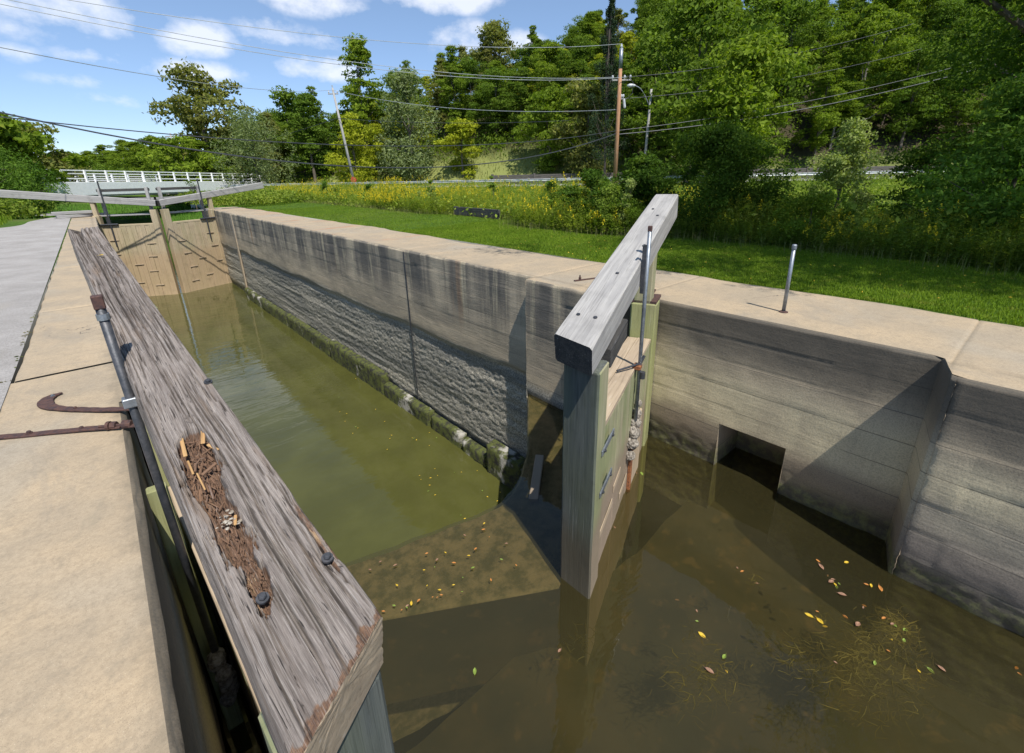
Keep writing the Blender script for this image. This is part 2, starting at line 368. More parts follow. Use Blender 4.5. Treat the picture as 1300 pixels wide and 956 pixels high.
def m_water(name, body, transp, wave, wscale, rough=.02):
    s = NT(name); p = s.pos()
    n = s.noise(s.scale(p, wscale), 1, 3, .5, .6)
    n2 = s.noise(p, 1.1, 2)
    b = s.bump(s.math('ADD', n, s.math('MULTIPLY', n2, .8)), wave, .05)
    c = s.mix(s.rng(s.noise(p, .7, 4), .35, .65), body, tuple(q*.8 for q in body))
    df = s.n('ShaderNodeBsdfDiffuse'); s.put(df.inputs[0], c)
    base = df.outputs[0]
    if transp > 0:
        tr = s.n('ShaderNodeBsdfTransparent'); tr.inputs[0].default_value = (.90, .85, .62, 1)
        m1 = s.n('ShaderNodeMixShader'); m1.inputs[0].default_value = transp
        s.t.links.new(df.outputs[0], m1.inputs[1]); s.t.links.new(tr.outputs[0], m1.inputs[2]); base = m1.outputs[0]
    gl = s.n('ShaderNodeBsdfGlossy'); gl.inputs['Roughness'].default_value = rough; s.put(gl.inputs['Normal'], b)
    fr = s.n('ShaderNodeFresnel'); fr.inputs[0].default_value = 1.36; s.put(fr.inputs['Normal'], b)
    m2 = s.n('ShaderNodeMixShader'); s.t.links.new(s.math('MULTIPLY', fr.outputs[0], 1.5, clamp=True), m2.inputs[0])
    s.t.links.new(base, m2.inputs[1]); s.t.links.new(gl.outputs[0], m2.inputs[2]); s.t.links.new(m2.outputs[0], s.out.inputs[0])
    return s.m

M = {}
M['coping'] = m_coping(); M['chamber'] = m_wall('chamber'); M['recess'] = m_wall('recess')
M['oldwood'] = m_wood('weathered_oak', (.29, .252, .228), (.18, .152, .137), (.055, .044, .038), rotc=((.20, .115, .070), (.10, .058, .04), (.38, .25, .14)), bs=.9)
M['greywood'] = m_wood('grey_sawn_timber', (.40, .385, .37), (.29, .28, .275), (.15, .145, .14), bs=.35)
M['endwood'] = m_wood('dark_end_grain', (.085, .08, .075), (.045, .045, .047), (.02, .02, .02), bs=.8)
M['postwood'] = m_wood('shade_toned_green_grey_post', (.125, .135, .125), (.075, .085, .088), (.03, .033, .034), green=.4, gcol=(.12, .14, .075), stain=(-1.5, -1.1, (.10, .08, .055), .7), bs=.6)  # dark tone holds the shade of the mitre faces
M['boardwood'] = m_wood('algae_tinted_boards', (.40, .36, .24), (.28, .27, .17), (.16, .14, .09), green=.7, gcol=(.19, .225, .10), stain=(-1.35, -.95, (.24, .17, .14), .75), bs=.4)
M['tanboard'] = m_wood('tan_rail_board', (.44, .35, .25), (.36, .28, .20), (.22, .17, .12), fine=.6, bs=.3)
M['farwood'] = m_wood('pale_tan_far_boards', (.50, .40, .27), (.38, .31, .21), (.22, .17, .11), green=.25, gcol=(.24, .26, .11), stain=(-2.2, -1.6, (.40, .28, .17), .6), bs=.3)  # lighter tan boards of the lower gates, browner lower down
M['olivewood'] = m_wood('olive_treated_timber', (.34, .33, .17), (.25, .25, .12), (.13, .12, .06), green=.5, gcol=(.24, .27, .09), bs=.35)
M['rust'] = m_metal('rusty_iron', (.11, .06, .05), (.06, .04, .042), .75, .2, 30)
M['rustbright'] = m_metal('bright_rust', (.30, .12, .05), (.12, .05, .03), .85, .1, 30)
M['steel'] = m_metal('galvanised_steel', (.30, .33, .37), (.19, .21, .24), .45, .6, 12)
M['darkiron'] = m_metal('dark_painted_iron', (.06, .065, .075), (.10, .10, .11), .5, .5, 20)
M['corrode'] = m_plain('corroded_crust', (.42, .38, .33), (.14, .12, .10), 30, .95, .1, .8)

# ------------------------------------------------------------------ ground profile
ROAD = np.array([(-60, 130), (5, 95), (20, 78), (27, 65), (33, 52), (41, 38), (49, 29), (58, 20), (68, 11), (90, -12), (130, -50)], float)
_seg = ROAD[1:]-ROAD[:-1]
def road_d(x, y):
    """signed distance from the road centre line, positive on the hill side (away from the lock)"""
    x = np.asarray(x, float); y = np.asarray(y, float); best = np.full(x.shape, 1e9); sg = np.ones(x.shape)
    for (a, d) in zip(ROAD[:-1], _seg):
        L2 = d@d; t = np.clip(((x-a[0])*d[0]+(y-a[1])*d[1])/L2, 0, 1)
        px = a[0]+t*d[0]; py = a[1]+t*d[1]; q = np.hypot(x-px, y-py)
        s_ = np.sign((x-a[0])*(-d[1])+(y-a[1])*d[0])
        m_ = q < best; best = np.where(m_, q, best); sg = np.where(m_, s_, sg)
    return best*sg*1.0
RZ = .25
def gz(x, y):
    x = np.asarray(x, float); y = np.asarray(y, float)
    d = road_d(x, y)
    z = .04*(fbm(x*.8, y*.8, o=3, seed=3)-.5)*sstep(7.3, 9, x)
    z = z + (fbm(x*.15, y*.15, o=3, seed=5)-.5)*.5*sstep(12, 18, x)*sstep(5, 9, -d)
    z = z - .5*sstep(11.5, 15, x)*sstep(9, 14, -d)                                   # shallow dip behind the weeds
    z = np.where(d > -9, z*(1-sstep(-9, -4.5, d))+RZ*sstep(-9, -4.5, d), z)
    az_ = np.degrees(np.arctan2(x, y))                                                # 0 = along the lock
    hs = sstep(4, 60, az_)                                                            # hill grows to the right
    bank = sstep(5, 14, d)*(1.2+1.2*sstep(70, 50, az_))
    hill = np.clip(d-9, 0, None)
    hz = (1-np.exp(-hill/70))*(2.5+45*hs)
    z = z + bank + hz*(1+.15*(fbm(x*.03, y*.03, o=2, seed=8)-.5))
    # left bank and beyond
    z = z + .5*sstep(-2.6, -7, x)*sstep(20, 28, y)*(1-sstep(60, 80, y)) - .1*sstep(-3.5, -6, x)*sstep(30, 10, y)
    z = z + 2.2*sstep(-12, -40, x)
    # far ridge
    z = z + 45*sstep(500, 1200, np.hypot(x, y))*sstep(-10, 30, az_) + 18*sstep(500, 1100, np.hypot(x, y))
    return z

# canal bed downstream of the lower gates (a grassed trough)
def bed(x, y):
    c = 2.6; hw = 4.0+0.16*np.clip(y-36, 0, 80)
    t = sstep(hw-3.2, hw+4.5, np.abs(x-c)); return t
m_grass_base = NT('grass_soil'); 
def _gm():
    s = m_grass_base; p = s.pos(); x, y, z = s.sep(p)[:3]
    c = s.mix(s.rng(s.noise(p, .6, 5), .3, .7), (.060, .115, .018), (.095, .165, .025))
    c = s.mix(s.rng(s.noise(p, 6, 4, .7), .35, .75), c, (.035, .07, .012))
    c = s.mix(s.math('MULTIPLY', s.rng(s.noise(p, .05, 4), .5, .65), .6), c, (.17, .17, .06))
    c = s.mix(s.att('bank', 'Fac'), c, (.20, .22, .07))
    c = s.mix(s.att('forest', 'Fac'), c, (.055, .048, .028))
    return s.fin(c, .95, s.bump(s.noise(p, 25, 4, .7), .8, .04), 0, .1)
M['grassbase'] = _gm()
xs = np.unique(np.round(np.concatenate([-np.geomspace(6, 1500, 40)[::-1], np.arange(-5.5, -.9, .5), [-.95, -.3, 0.2, .6, 1.0, 1.4, 2.0, 2.6, 3.2, 3.8, 4.2, 4.6, 5.0, 5.4, 6.3, 7.15], np.arange(7.6, 20, .5), np.arange(20, 120, 2.0), np.geomspace(121, 2500, 34)]), 3))
ys = np.unique(np.round(np.concatenate([-np.geomspace(14, 600, 20)[::-1], np.arange(-13, 36, 1.0), [36.0], np.arange(37, 130, 2.0), np.geomspace(131, 3000, 40)]), 3))
X, Yg = np.meshgrid(xs, ys, indexing='ij'); Zg = gz(X, Yg)
t = bed(X, Yg); below = (Yg > 35.9)
Zg = np.where(below, Zg*t + (-3.0+.02*(Yg-36))*(1-t)*(1-sstep(75, 110, Yg)), Zg)
ch = (1-sstep(1.5, 2.6, np.abs(X-2.6)))*below*(1-sstep(60, 75, Yg)); Zg = Zg*(1-ch)-4.8*ch
V = np.stack([X, Yg, Zg-.012], -1).reshape(-1, 3); F = grid_faces(len(xs), len(ys))
cx_ = V[F].mean(1)
keep = ~((cx_[:, 0] > -.95) & (cx_[:, 0] < 7.15) & (cx_[:, 1] < 36.0))
_d = road_d(V[:, 0], V[:, 1]); _az = np.degrees(np.arctan2(V[:, 0], V[:, 1]))
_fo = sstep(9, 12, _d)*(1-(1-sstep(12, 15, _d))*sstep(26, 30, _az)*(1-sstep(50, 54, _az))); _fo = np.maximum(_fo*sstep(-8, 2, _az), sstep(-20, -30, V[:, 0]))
_bk = sstep(5, 7, _d)*(1-_fo)
gobj = mk('ground', V, F[keep], M['grassbase'], attrs={'forest': _fo, 'bank': _bk}, smooth=True); tag(gobj, kind='structure')

# gravel towpath, left
sN = NT('gravel_path')
def _pm():
    s = sN; p = s.pos()
    c = s.mix(s.rng(s.noise(p, 1.2, 6, .7), .3, .7), (.44, .415, .40), (.33, .31, .295))
    c = s.mix(s.rng(s.noise(p, 60, 6, .85), .36, .60), s.mix(.6, c, (.15, .14, .13)), c)
    c = s.mix(s.math('MULTIPLY', s.rng(s.noise(s.scale(p, (.8, .25, 1)), 1.5, 4), .6, .75), .35), c, (.30, .26, .2))
    return s.fin(c, .95, s.bump(s.math('ADD', s.noise(p, 90, 4, .8), s.noise(p, 7, 3)), .6, .02))
M['path'] = _pm()
py = np.concatenate([np.arange(-14, 38.1, .5), [39, 40]]); pl = []
for y in py:
    xl = -3.6 + .5*math.sin(y*.21) + .3*math.sin(y*.9) + 1.6*float(sstep(24, 38, y)); pl.append((xl, y, float(gz(-3.6, y))*0+.004)); pl.append((-.93-.004*max(0, y-6), y, .004))
pV = []
for i, y in enumerate(py):
    xl = pl[2*i][0]; xr = pl[2*i+1][0]
    if y > 36: xr = -.95-.8*(y-36)
    for k in range(9):
        xx = xl+(xr-xl)*k/8; pV.append((xx, y, max(float(gz(xx, y)), -.02)+.006 + (.012 if 0 < k < 8 else -.02 if k == 0 else 0)))
tag(mk('path', np.array(pV), grid_faces(len(py), 9), M['path'], smooth=True), kind='structure')

# road and its surroundings
M['asphalt'] = m_plain('sunlit_asphalt', (.30, .29, .28), (.23, .22, .215), 1.5, .9, .2)
M['paint'] = m_plain('road_paint', (.78, .78, .75), (.65, .65, .62), 4, .7, .3)
def resample(P, st):
    seg = np.hypot(*(P[1:]-P[:-1]).T); cum = np.concatenate([[0], np.cumsum(seg)]); q = np.arange(0, cum[-1], st)
    return np.stack([np.interp(q, cum, P[:, 0]), np.interp(q, cum, P[:, 1])], -1)
def smooth_poly(P, it=3):
    for _ in range(it):
        Q = [P[0]]
        for a, b in zip(P[:-1], P[1:]): Q += [a*.75+b*.25, a*.25+b*.75]
        Q.append(P[-1]); P = np.array(Q)
    return P
RC = resample(smooth_poly(ROAD), 2.0)
RT = np.gradient(RC, axis=0); RT /= np.linalg.norm(RT, axis=1)[:, None]; RNm = np.stack([-RT[:, 1], RT[:, 0]], -1)   # toward the hill
def strip(offs, z, m, name):
    V = []
    for o_ in offs: V.append(np.concatenate([RC+RNm*o_, np.full((len(RC), 1), z)], 1))
    V = np.stack(V, 1).reshape(-1, 3)
    return mk(name, V, grid_faces(len(RC), len(offs)), m)
rd = strip([-4.2, 4.2], RZ+.06, M['asphalt'], 'road'); tag(rd, kind='structure')
mbp = [strip([a, a+.12], RZ+.066, M['paint'], 'road_marking') for a in (-3.7, 3.5)]
for o in mbp: tag(o, kind='structure')

# ------------------------------------------------------------------ lock walls
def wall_face(name, xprof, y0, y1, zb, m, parent, dy, dz, rough_z=None, seed=0, hole=None, ampl=1.0, side=1):
    """vertical face looking to -x (side=1) or +x (side=-1), rounded over at the top; real relief"""
    ny = max(2, int((y1-y0)/dy)+1); yv = np.linspace(y0, y1, ny)
    nz = int(-zb/dz)+1; zv = np.linspace(zb, -.025, nz)
    if hole:
        for q in hole[:2]: yv[np.argmin(abs(yv-q))] = q
        for q in hole[2:]: zv[np.argmin(abs(zv-q))] = q
    Yv, Zv = np.meshgrid(yv, zv, indexing='ij')
    base = np.interp(Yv, [p[0] for p in xprof], [p[1] for p in xprof])
    board = np.floor((Zv+.02*(vnoise(Yv*.3, Zv*0, seed=seed)-.5))*3.3)
    bo = (_hash(board.astype(np.int64), np.floor(Yv*.21).astype(np.int64), 0*board.astype(np.int64), seed+5)-.5)*.008
    fr = (Zv*3.3) % 1.0; groove = np.exp(-((np.minimum(fr, 1-fr))/.03)**2)*.006*(vnoise(Yv*1.2, Zv*2, seed=seed+3) > .4)
    d = bo+groove+(fbm(Yv*2, Zv*3, o=4, seed=seed)-.5)*.018
    if rough_z is not None:
        zz = Zv+.25*(fbm(Yv*.5, Zv*0, o=3, seed=seed+9)-.5)
        r = sstep(rough_z+.05, rough_z-.12, zz)
        e = .045*(fbm(Yv*12, Zv*24, o=5, seed=seed+11, g=.75)) + .024*(np.abs(fbm(Yv*.35, Zv*3.9, o=4, seed=seed+13)-.5)*3) + .02
        e = e + .02*np.clip(fbm(Yv*26, Zv*30, o=2, seed=seed+19)-.5, 0, 1)*2
        d = d*(1-r)+r*e
    # undercut chewed zone at the waterline
    wl = -4.4 if zb < -3 else -2.1
    u = sstep(wl+.5, wl+.05, Zv+.2*(fbm(Yv*1.5, Zv*0, o=3, seed=seed+21)-.5))
    d = d+u*(.03+.10*fbm(Yv*5, Zv*7, o=4, seed=seed+23, g=.6))*(.5 if rough_z is None else .8)
    tt = np.clip((Zv+.025)/.02+1, 0, 1)
    Xv = base + side*d*ampl
    V = np.stack([Xv, Yv, Zv], -1)
    # rounded arris rows
    chip = .012*fbm(yv*6, yv*0, o=3, seed=seed+31)
    for k, (dx, z_) in enumerate([(.008, -.010), (.02, -.003), (.034, 0.0)]):
        rowx = np.interp(yv, [p[0] for p in xprof], [p[1] for p in xprof])+side*(dx+chip*(k < 2))
        V = np.concatenate([V, np.stack([rowx, yv, np.full(ny, z_)-chip*(k == 0)], -1)[:, None, :]], 1)
    nzz = V.shape[1]
    F = grid_faces(ny, nzz)
    Vf = V.reshape(-1, 3)
    if hole:
        c = Vf[F].mean(1); kk = ~((c[:, 1] > hole[0]) & (c[:, 1] < hole[1]) & (c[:, 2] > hole[2]) & (c[:, 2] < hole[3])); F = F[kk]
    if side > 0: F = F[:, ::-1]
    return mk(name, Vf, F, m, parent, smooth=True)
def coping_sheet(name, front, back, y0, y1, dy, m, parent, joints=(), seed=0, nx=26):
    yv = np.arange(y0, y1+1e-6, dy); 
    for j in joints:
        for k in (-.012, 0, .012): yv = np.append(yv, j+k)
    yv = np.unique(yv)
    fx = front(yv); bx = back(yv)
    u = np.linspace(0, 1, nx)[None, :]
    Xv = fx[:, None]*(1-u)+bx[:, None]*u; Yv = np.repeat(yv[:, None], nx, 1)
    Zv = (fbm(Xv*1.5, Yv*1.5, o=3, seed=seed)-.5)*.014*np.clip(np.minimum(u*12, 1), 0, 1)
    for j in joints: Zv = Zv-.012*np.exp(-((Yv-j)/.008)**2)
    Zv[:, -1] -= .06
    F = grid_faces(len(yv), nx)
    V = np.stack([Xv, Yv, Zv], -1).reshape(-1, 3)
    if bx[0] < fx[0]: F = F[:, ::-1]
    return mk(name, V, F, m, parent, smooth=True)

RWALL = thing('lock_wall', (5.3, 14, -4.4), 'long streaked concrete lock wall with tan coping beside the lawn', 'lock wall')
wall_face('chamber_face', [(5.55, 5.10), (5.62, 5.30), (31, 5.30)], 5.62, 36, -5.0, M['chamber'], RWALL, .045, .028, rough_z=-1.9, seed=1)
wall_face('pier_face', [(3.6, 5.42), (3.75, 5.10), (5.6, 5.10)], 3.62, 5.60, -5.0, M['chamber'], RWALL, .03, .028, rough_z=-2.1, seed=4)
wall_face('pier_return', [(5.60, 5.10), (5.62, 5.30)], 5.60, 5.62, -5.0, M['chamber'], RWALL, .01, .04, seed=2)
HOLE = (1.49, 2.29, -2.9, -1.46)
wall_face('recess_face', [(.42, 5.45), (3.62, 5.45)], .42, 3.62, -3.0, M['recess'], RWALL, .02, .02, seed=7, hole=HOLE)
wall_face('buttress_return', [(.26, 4.98), (.30, 5.00), (.40, 5.41), (.42, 5.45)], .26, .42, -3.0, M['recess'], RWALL, .006, .02, seed=8, ampl=.5)
wall_face('upstream_face', [(-14, 4.95), (.24, 4.98), (.26, 4.99)], -14, .26, -3.0, M['recess'], RWALL, .03, .022, seed=9)
cb = MB()    # culvert interior
def quad(mb, *p): mb.add(np.array(p, float), [tuple(range(len(p)))])
y0, y1, z0, z1 = HOLE; xa, xb = 5.452, 6.1
quad(cb, (xa, y0, z0), (xb, y0, z0), (xb, y0, z1), (xa, y0, z1)); quad(cb, (xa, y1, z1), (xb, y1, z1), (xb, y1, z0), (xa, y1, z0))
quad(cb, (xa, y0, z1), (xb, y0, z1), (xb, y1, z1), (xa, y1, z1)); quad(cb, (xb, y0, z0), (xb, y1, z0), (xb, y1, z1), (xb, y0, z1))
cb.build('culvert_opening', M['recess'], RWALL)
def frontR(y): return np.interp(y, [-14, .24, .26, .30, .40, .42, 3.60, 3.75, 5.60, 5.62, 36], [4.95, 4.98, 4.99, 5.02, 5.41, 5.45, 5.45, 5.10, 5.10, 5.30, 5.30])+.034
def backR(y): return 7.17+.10*np.sin(y*.5)+.06*np.sin(y*1.7)+.05*(vnoise(y*3, y*0, seed=4)-.5)
ysp = coping_sheet('coping', frontR, backR, -14, 36, .1, M['coping'], RWALL, joints=(-4.1, .35, 3.68, 5.61, 10.1, 14.6, 19.1, 23.6, 28.1, 32.6), seed=2)
# end of the wall and vertical joint strips
mb = MB()
for yj in (10.1,): mb.box((5.292, yj, -4.9), (0, 0, 4.86), (.02, 0, 0), (0, .035, 0), .002)
jo = mb.build('expansion_joint', M['darkiron'], RWALL)
mb = MB(); mb.box((5.295, 5.66, -2.0), (0, 0, 1.96), (.03, 0, 0), (0, .09, 0), .004); mb.build('pier_strip', M['recess'], RWALL)
mb = MB(); mb.box((5.29, 28.6, -4.9), (0, 0, 4.86), (.08, 0, 0), (0, .3, 0), .02); mb.build('quoin_strip', M['coping'], RWALL)
mb = MB(); mb.box((6.24, 36.0, -2.5), (0, .02, 0), (1.9, 0, 0), (0, 0, 4.96), .004); mb.build('wall_end', M['chamber'], RWALL)
# mossy toe along the foot of the chamber wall
def toe(name, y0, y1, z1, w, seed):
    yv = np.arange(y0, y1, .05); prof = [(0, -5), (0, .0), (.25, .03), (.75, .02), (1, .0)]
    V = []
    n = 12
    for i, y in enumerate(yv):
        for k in range(n):
            t = k/(n-1); 
            if t < .5: xx = 5.31-w; zz = -4.9+(z1+4.9)*t*2
            else: xx = 5.31-w+w*(t-.5)*2; zz = z1+.03*(t-.5)
            nn = fbm(np.array([y*3.]), np.array([t*8.]), o=4, seed=seed, g=.65)[0]
            xx += (nn-.5)*.10*(1 if k < n-1 else 0)+ .04*max(0, .5-t); zz += (nn-.5)*.10*(1 if 2 < k < n-1 else 0)
            if i in (0, len(yv)-1): xx = 5.32
            V.append((xx, y, zz))
    return np.array(V), grid_faces(len(yv), n)[:, ::-1]
s = NT('mossy_stone'); p = s.pos()
c = s.mix(s.rng(s.noise(p, 7, 5, .7), .42, .62), (.10, .115, .03), (.035, .034, .03)); c = s.mix(s.rng(s.noise(p, 1.2, 4, .7), .56, .66), c, (.42, .40, .36))
M['moss'] = s.fin(c, .95, s.bump(s.noise(p, 30, 5, .8), .9, .03))
tv = []; tf = []; off = 0
for i, (a, b, z1, w_) in enumerate([(5.75, 6.9, -3.72, .26), (6.95, 7.9, -4.12, .2), (7.95, 9.3, -4.05, .18), (9.35, 11.8, -4.0, .2), (11.85, 16.0, -3.75, .22), (16.05, 21, -3.85, .2), (21.1, 28.4, -3.9, .2)]):
    v_, f_ = toe('toe', a, b, z1, w_, 40+i); tv.append(v_); tf.append(f_+off); off += len(v_)
mk('mossy_toe', np.concatenate(tv), np.concatenate(tf), M['moss'], RWALL, smooth=True)

LWALL = thing('lock_wall', (-.2, 14, -4.4), 'concrete lock wall under the worn grey beam beside the towpath', 'lock wall')
wall_face('recess_face', [(-14, -.19), (4.65, -.19)], -14, 4.65, -3.0, M['recess'], LWALL, .03, .03, seed=57, side=-1)
wall_face('chamber_face', [(4.65, -.05), (36, -.05)], 4.65, 36, -5.0, M['chamber'], LWALL, .1, .04, rough_z=-1.9, seed=51, side=-1)
def frontL(y): return np.where(y < 4.65, -.19, -.05)-.034
def backL(y): return np.where(y < 5.79, -2.6-.0*y, -.93-.004*(y-6))
yvl = None
coping_sheet('coping', frontL, lambda y: -2.6+0*y, -14, 5.785, .05, M['coping'], LWALL, joints=(-3.2,), seed=12, nx=50)
coping_sheet('coping', frontL, lambda y: -.93-.004*(y-6)+.03*(vnoise(y*4, y*0, seed=3)-.5), 5.8, 36, .1, M['coping'], LWALL, joints=(8.9, 13.4, 18, 22.5, 27), seed=13)

RWALL['kind'] = 'thing'; LWALL['kind'] = 'thing'
# breast wall (mitre sill) with its arched crest, submerged floor
M['sill'] = m_plain('silted_sill', (.25, .205, .135), (.10, .095, .05), 7, .9, .2, .8)
crest = [(-.3, 4.35), (.5, 4.12), (1.15, 3.97), (1.6, 3.86), (2.09, 3.75), (2.5, 3.66), (2.88, 3.62), (3.2, 3.74), (3.48, 3.92), (3.9, 4.25), (4.5, 4.9), (5.25, 5.7)]
crest = np.array(crest)
crx = np.linspace(-.3, 5.3, 60); cry = np.interp(crx, crest[:, 0], crest[:, 1])+.03*(fbm(crx*5, crx*0, o=3, seed=3)-.5)
upx = crx; upy = np.interp(crx, [-.3, 2.56, 5.3], [4.02, 2.37, 3.95])
SILL = thing('breast_wall', (2.6, 4, -4.4), 'submerged concrete sill under shallow brown water between the gates', 'lock sill'); SILL['kind'] = 'thing'
nv = 26; V = []
for i in range(60):
    V.append((upx[i], upy[i]-.004, -2.20))
    for k in range(nv):
        t = k/(nv-1); y = upy[i]*(1-t)+cry[i]*t
        V.append((crx[i], y, -2.175+.05*(float(fbm(np.array([crx[i]*4]), np.array([y*4]), o=3, seed=77)[0])-.5)+(.035 if k == nv-1 else 0)))
    V.append((crx[i], cry[i]+.05, -2.20)); V.append((crx[i], cry[i]+.08, -5.2))
mk('sill_top', np.array(V), grid_faces(60, nv+3), M['sill'], SILL, smooth=False)
V = []
for i in range(60): V += [(upx[i], upy[i]-.006, -3.3), (upx[i], upy[i]-.006, -2.19)]
SILLF = (np.array(V), grid_faces(60, 2))
s = NT('murk_toned_silt_bed'); p = s.pos()
c = s.mix(s.rng(s.noise(p, 1.6, 5), .35, .65), (.055, .044, .020), (.030, .028, .014)); c = s.mix(s.rng(s.noise(p, 5, 4, .6), .55, .7), c, (.085, .058, .024))
M['bed'] = s.fin(c, .95)  # silt, darkened so the murk of deep water sits in its colour
xg = np.linspace(-.3, 6.1, 50); yg = np.linspace(-14, 2.6, 90); Xb, Yb = np.meshgrid(xg, yg, indexing='ij')
Zb = -2.95+.5*(fbm(Xb*.9, Yb*.9, o=4, seed=91)-.5)
mk('murk_toned_riser', SILLF[0], SILLF[1], M['bed'], SILL)  # riser coloured dark in place of the murky water hiding it
ob = mk('canal_bed', np.stack([Xb, Yb, Zb], -1).reshape(-1, 3), grid_faces(50, 90), M['bed'], smooth=True); tag(ob, kind='structure')

# water: upper pound (clear-ish, shallow) and the murky chamber
M['wupper'] = m_water('pound_water', (.060, .053, .022), .62, .14, (1.4, 2.6, 1))
M['wlower'] = m_water('chamber_water', (.080, .082, .022), 0, .20, (1.1, 3.2, 1), .03)
U = [(x, y) for x, y in zip(crx, cry)]
ringV = [(x, y+.005, -2.1) for x, y in U] + [(x, -14, -2.1) for x in crx[::-1]]
n_ = 60; Vw = []
for i in range(n_):
    xx = crx[i]
    for k in range(30): t = k/29; Vw.append(((-.24 if i == 0 else 6.1 if i == n_-1 else xx), -14*(1-t)+(cry[i]+.02)*t, -2.10))
wu = mk('water', np.array(Vw), grid_faces(n_, 30), M['wupper'], smooth=True); tag(wu, kind='structure')
Vw = []; yy_ = np.linspace(0, 1, 40)
for i in range(n_):
    for t in yy_: Vw.append((crx[i] if 0 < i < n_-1 else (-.1 if i == 0 else 5.5), (cry[i]+.075)*(1-t)+60*t, -4.4))
wl = mk('canal_water', np.array(Vw), grid_faces(n_, 40), M['wlower'], smooth=True); tag(wl, kind='structure')

# ------------------------------------------------------------------ lock gates
class Leaf:
    """local frame of a gate leaf: a along the leaf from mitre post to heel, b towards upstream, z up"""
    def __init__(s, o, d, up): s.o = np.array([o[0], o[1], 0.]); s.d = _n([d[0], d[1], 0]); s.u = np.array([up[0], up[1], 0.]); s.u = _n(s.u-s.d*s.u.dot(s.d))
    def p(s, a, b, z): return s.o+s.d*a+s.u*b+np.array([0, 0, z])
Z3 = np.array([0, 0, 1.0])
def hex_bolt(lf, a, b, z, m, parent, r=.018, h=.014, ax=None):
    mb = MB(); c = lf.p(a, b, z) if lf else np.array([a, b, z]); ax = Z3 if ax is None else _n(ax)
    mb.tube([c-ax*.004, c+ax*.004], r*1.5, 12); mb.tube([c+ax*.004, c+ax*h, c+ax*(h+.004)], [r, r, r*.75], 6)
    return mb.build('bolt', m, parent)
def gate_body(root, lf, bw, L, zb, top, heel_top, mitre_top, posts='postwood', boards='boardwood', bt=.13):
    sec = [(-.155, .17), (.15, .17), (.15, -.17), (-.015, -.17)]; c0 = .018
    ring_ = []
    for i in range(4):
        p0 = np.array(sec[i]); pa = np.array(sec[i-1]); pb = np.array(sec[(i+1) % 4])
        ring_ += [p0+_n(pa-p0)*c0, p0+_n(pb-p0)*c0]
    V = []; G = []; F = []; zs = list(np.linspace(zb, mitre_top-.012, 12))+[mitre_top]
    for i, z_ in enumerate(zs):
        k_ = .95 if i == len(zs)-1 else 1
        for j, (a_, b_) in enumerate(ring_):
            q = lf.p(a_*k_, b_*k_, z_); w2 = (vnoise(np.array([z_*3.]), np.array([j//2*3.]), seed=3)[0]-.5)*.006; V.append(q+lf.u*w2); G.append((z_, a_, b_))
    for i in range(len(zs)-1):
        for j in range(8): F.append((i*8+j, i*8+(j+1) % 8, (i+1)*8+(j+1) % 8, (i+1)*8+j))
    F.append(tuple((len(zs)-1)*8+j for j in range(8)))
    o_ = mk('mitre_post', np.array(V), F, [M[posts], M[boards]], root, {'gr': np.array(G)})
    for pi, f_ in enumerate(F[:-1]): o_.data.polygons[pi].material_index = 1 if (pi % 8) in (1, 2) else 0  # upstream face paler, mitre face darker: its shade is put into the colour
    mb = MB(); mb.box(lf.p(L-.22, 0, zb), Z3*(heel_top-zb), lf.d*.30, lf.u*.33, .02, .002, 6, 2); mb.build('heel_post', M['olivewood'], root)
    # vertical boards of the upstream face, with the framing behind
    mb = MB(); a = .155; i = 0; RR = random.Random(5)
    while a < L-.40:
        w_ = RR.uniform(.19, .25); w_ = min(w_, L-.38-a)
        if w_ > .03: mb.box(lf.p(a+w_/2, bt-.03+RR.uniform(-.004, .004), zb), Z3*(top-.062-zb+RR.uniform(-.004, .0)), lf.d*(w_-.004), lf.u*.055, .004, .002, 5, i)
        a += w_; i += 1
    mb.build('planking', M[boards], root)
    mb = MB()
    for k, z_ in enumerate(np.arange(zb+.3, top-.3, .72)): mb.box(lf.p(.15, -.03, z_), lf.d*(L-.5), lf.u*.19, Z3*.25, .01, 0, 1, k)
    mb.build('crossbeam', M[posts], root)
    mb = MB(); mb.box(lf.p(.155, .045, top-.03), lf.d*(L-.535), lf.u*.175, Z3*.055, .005, .001, 4, 3); mb.box(lf.p(.155, -.11, top-.032), lf.d*(L-.535), lf.u*.125, Z3*.05, .005, .001, 4, 8)
    mb.build('top_rail', M['tanboard'], root)

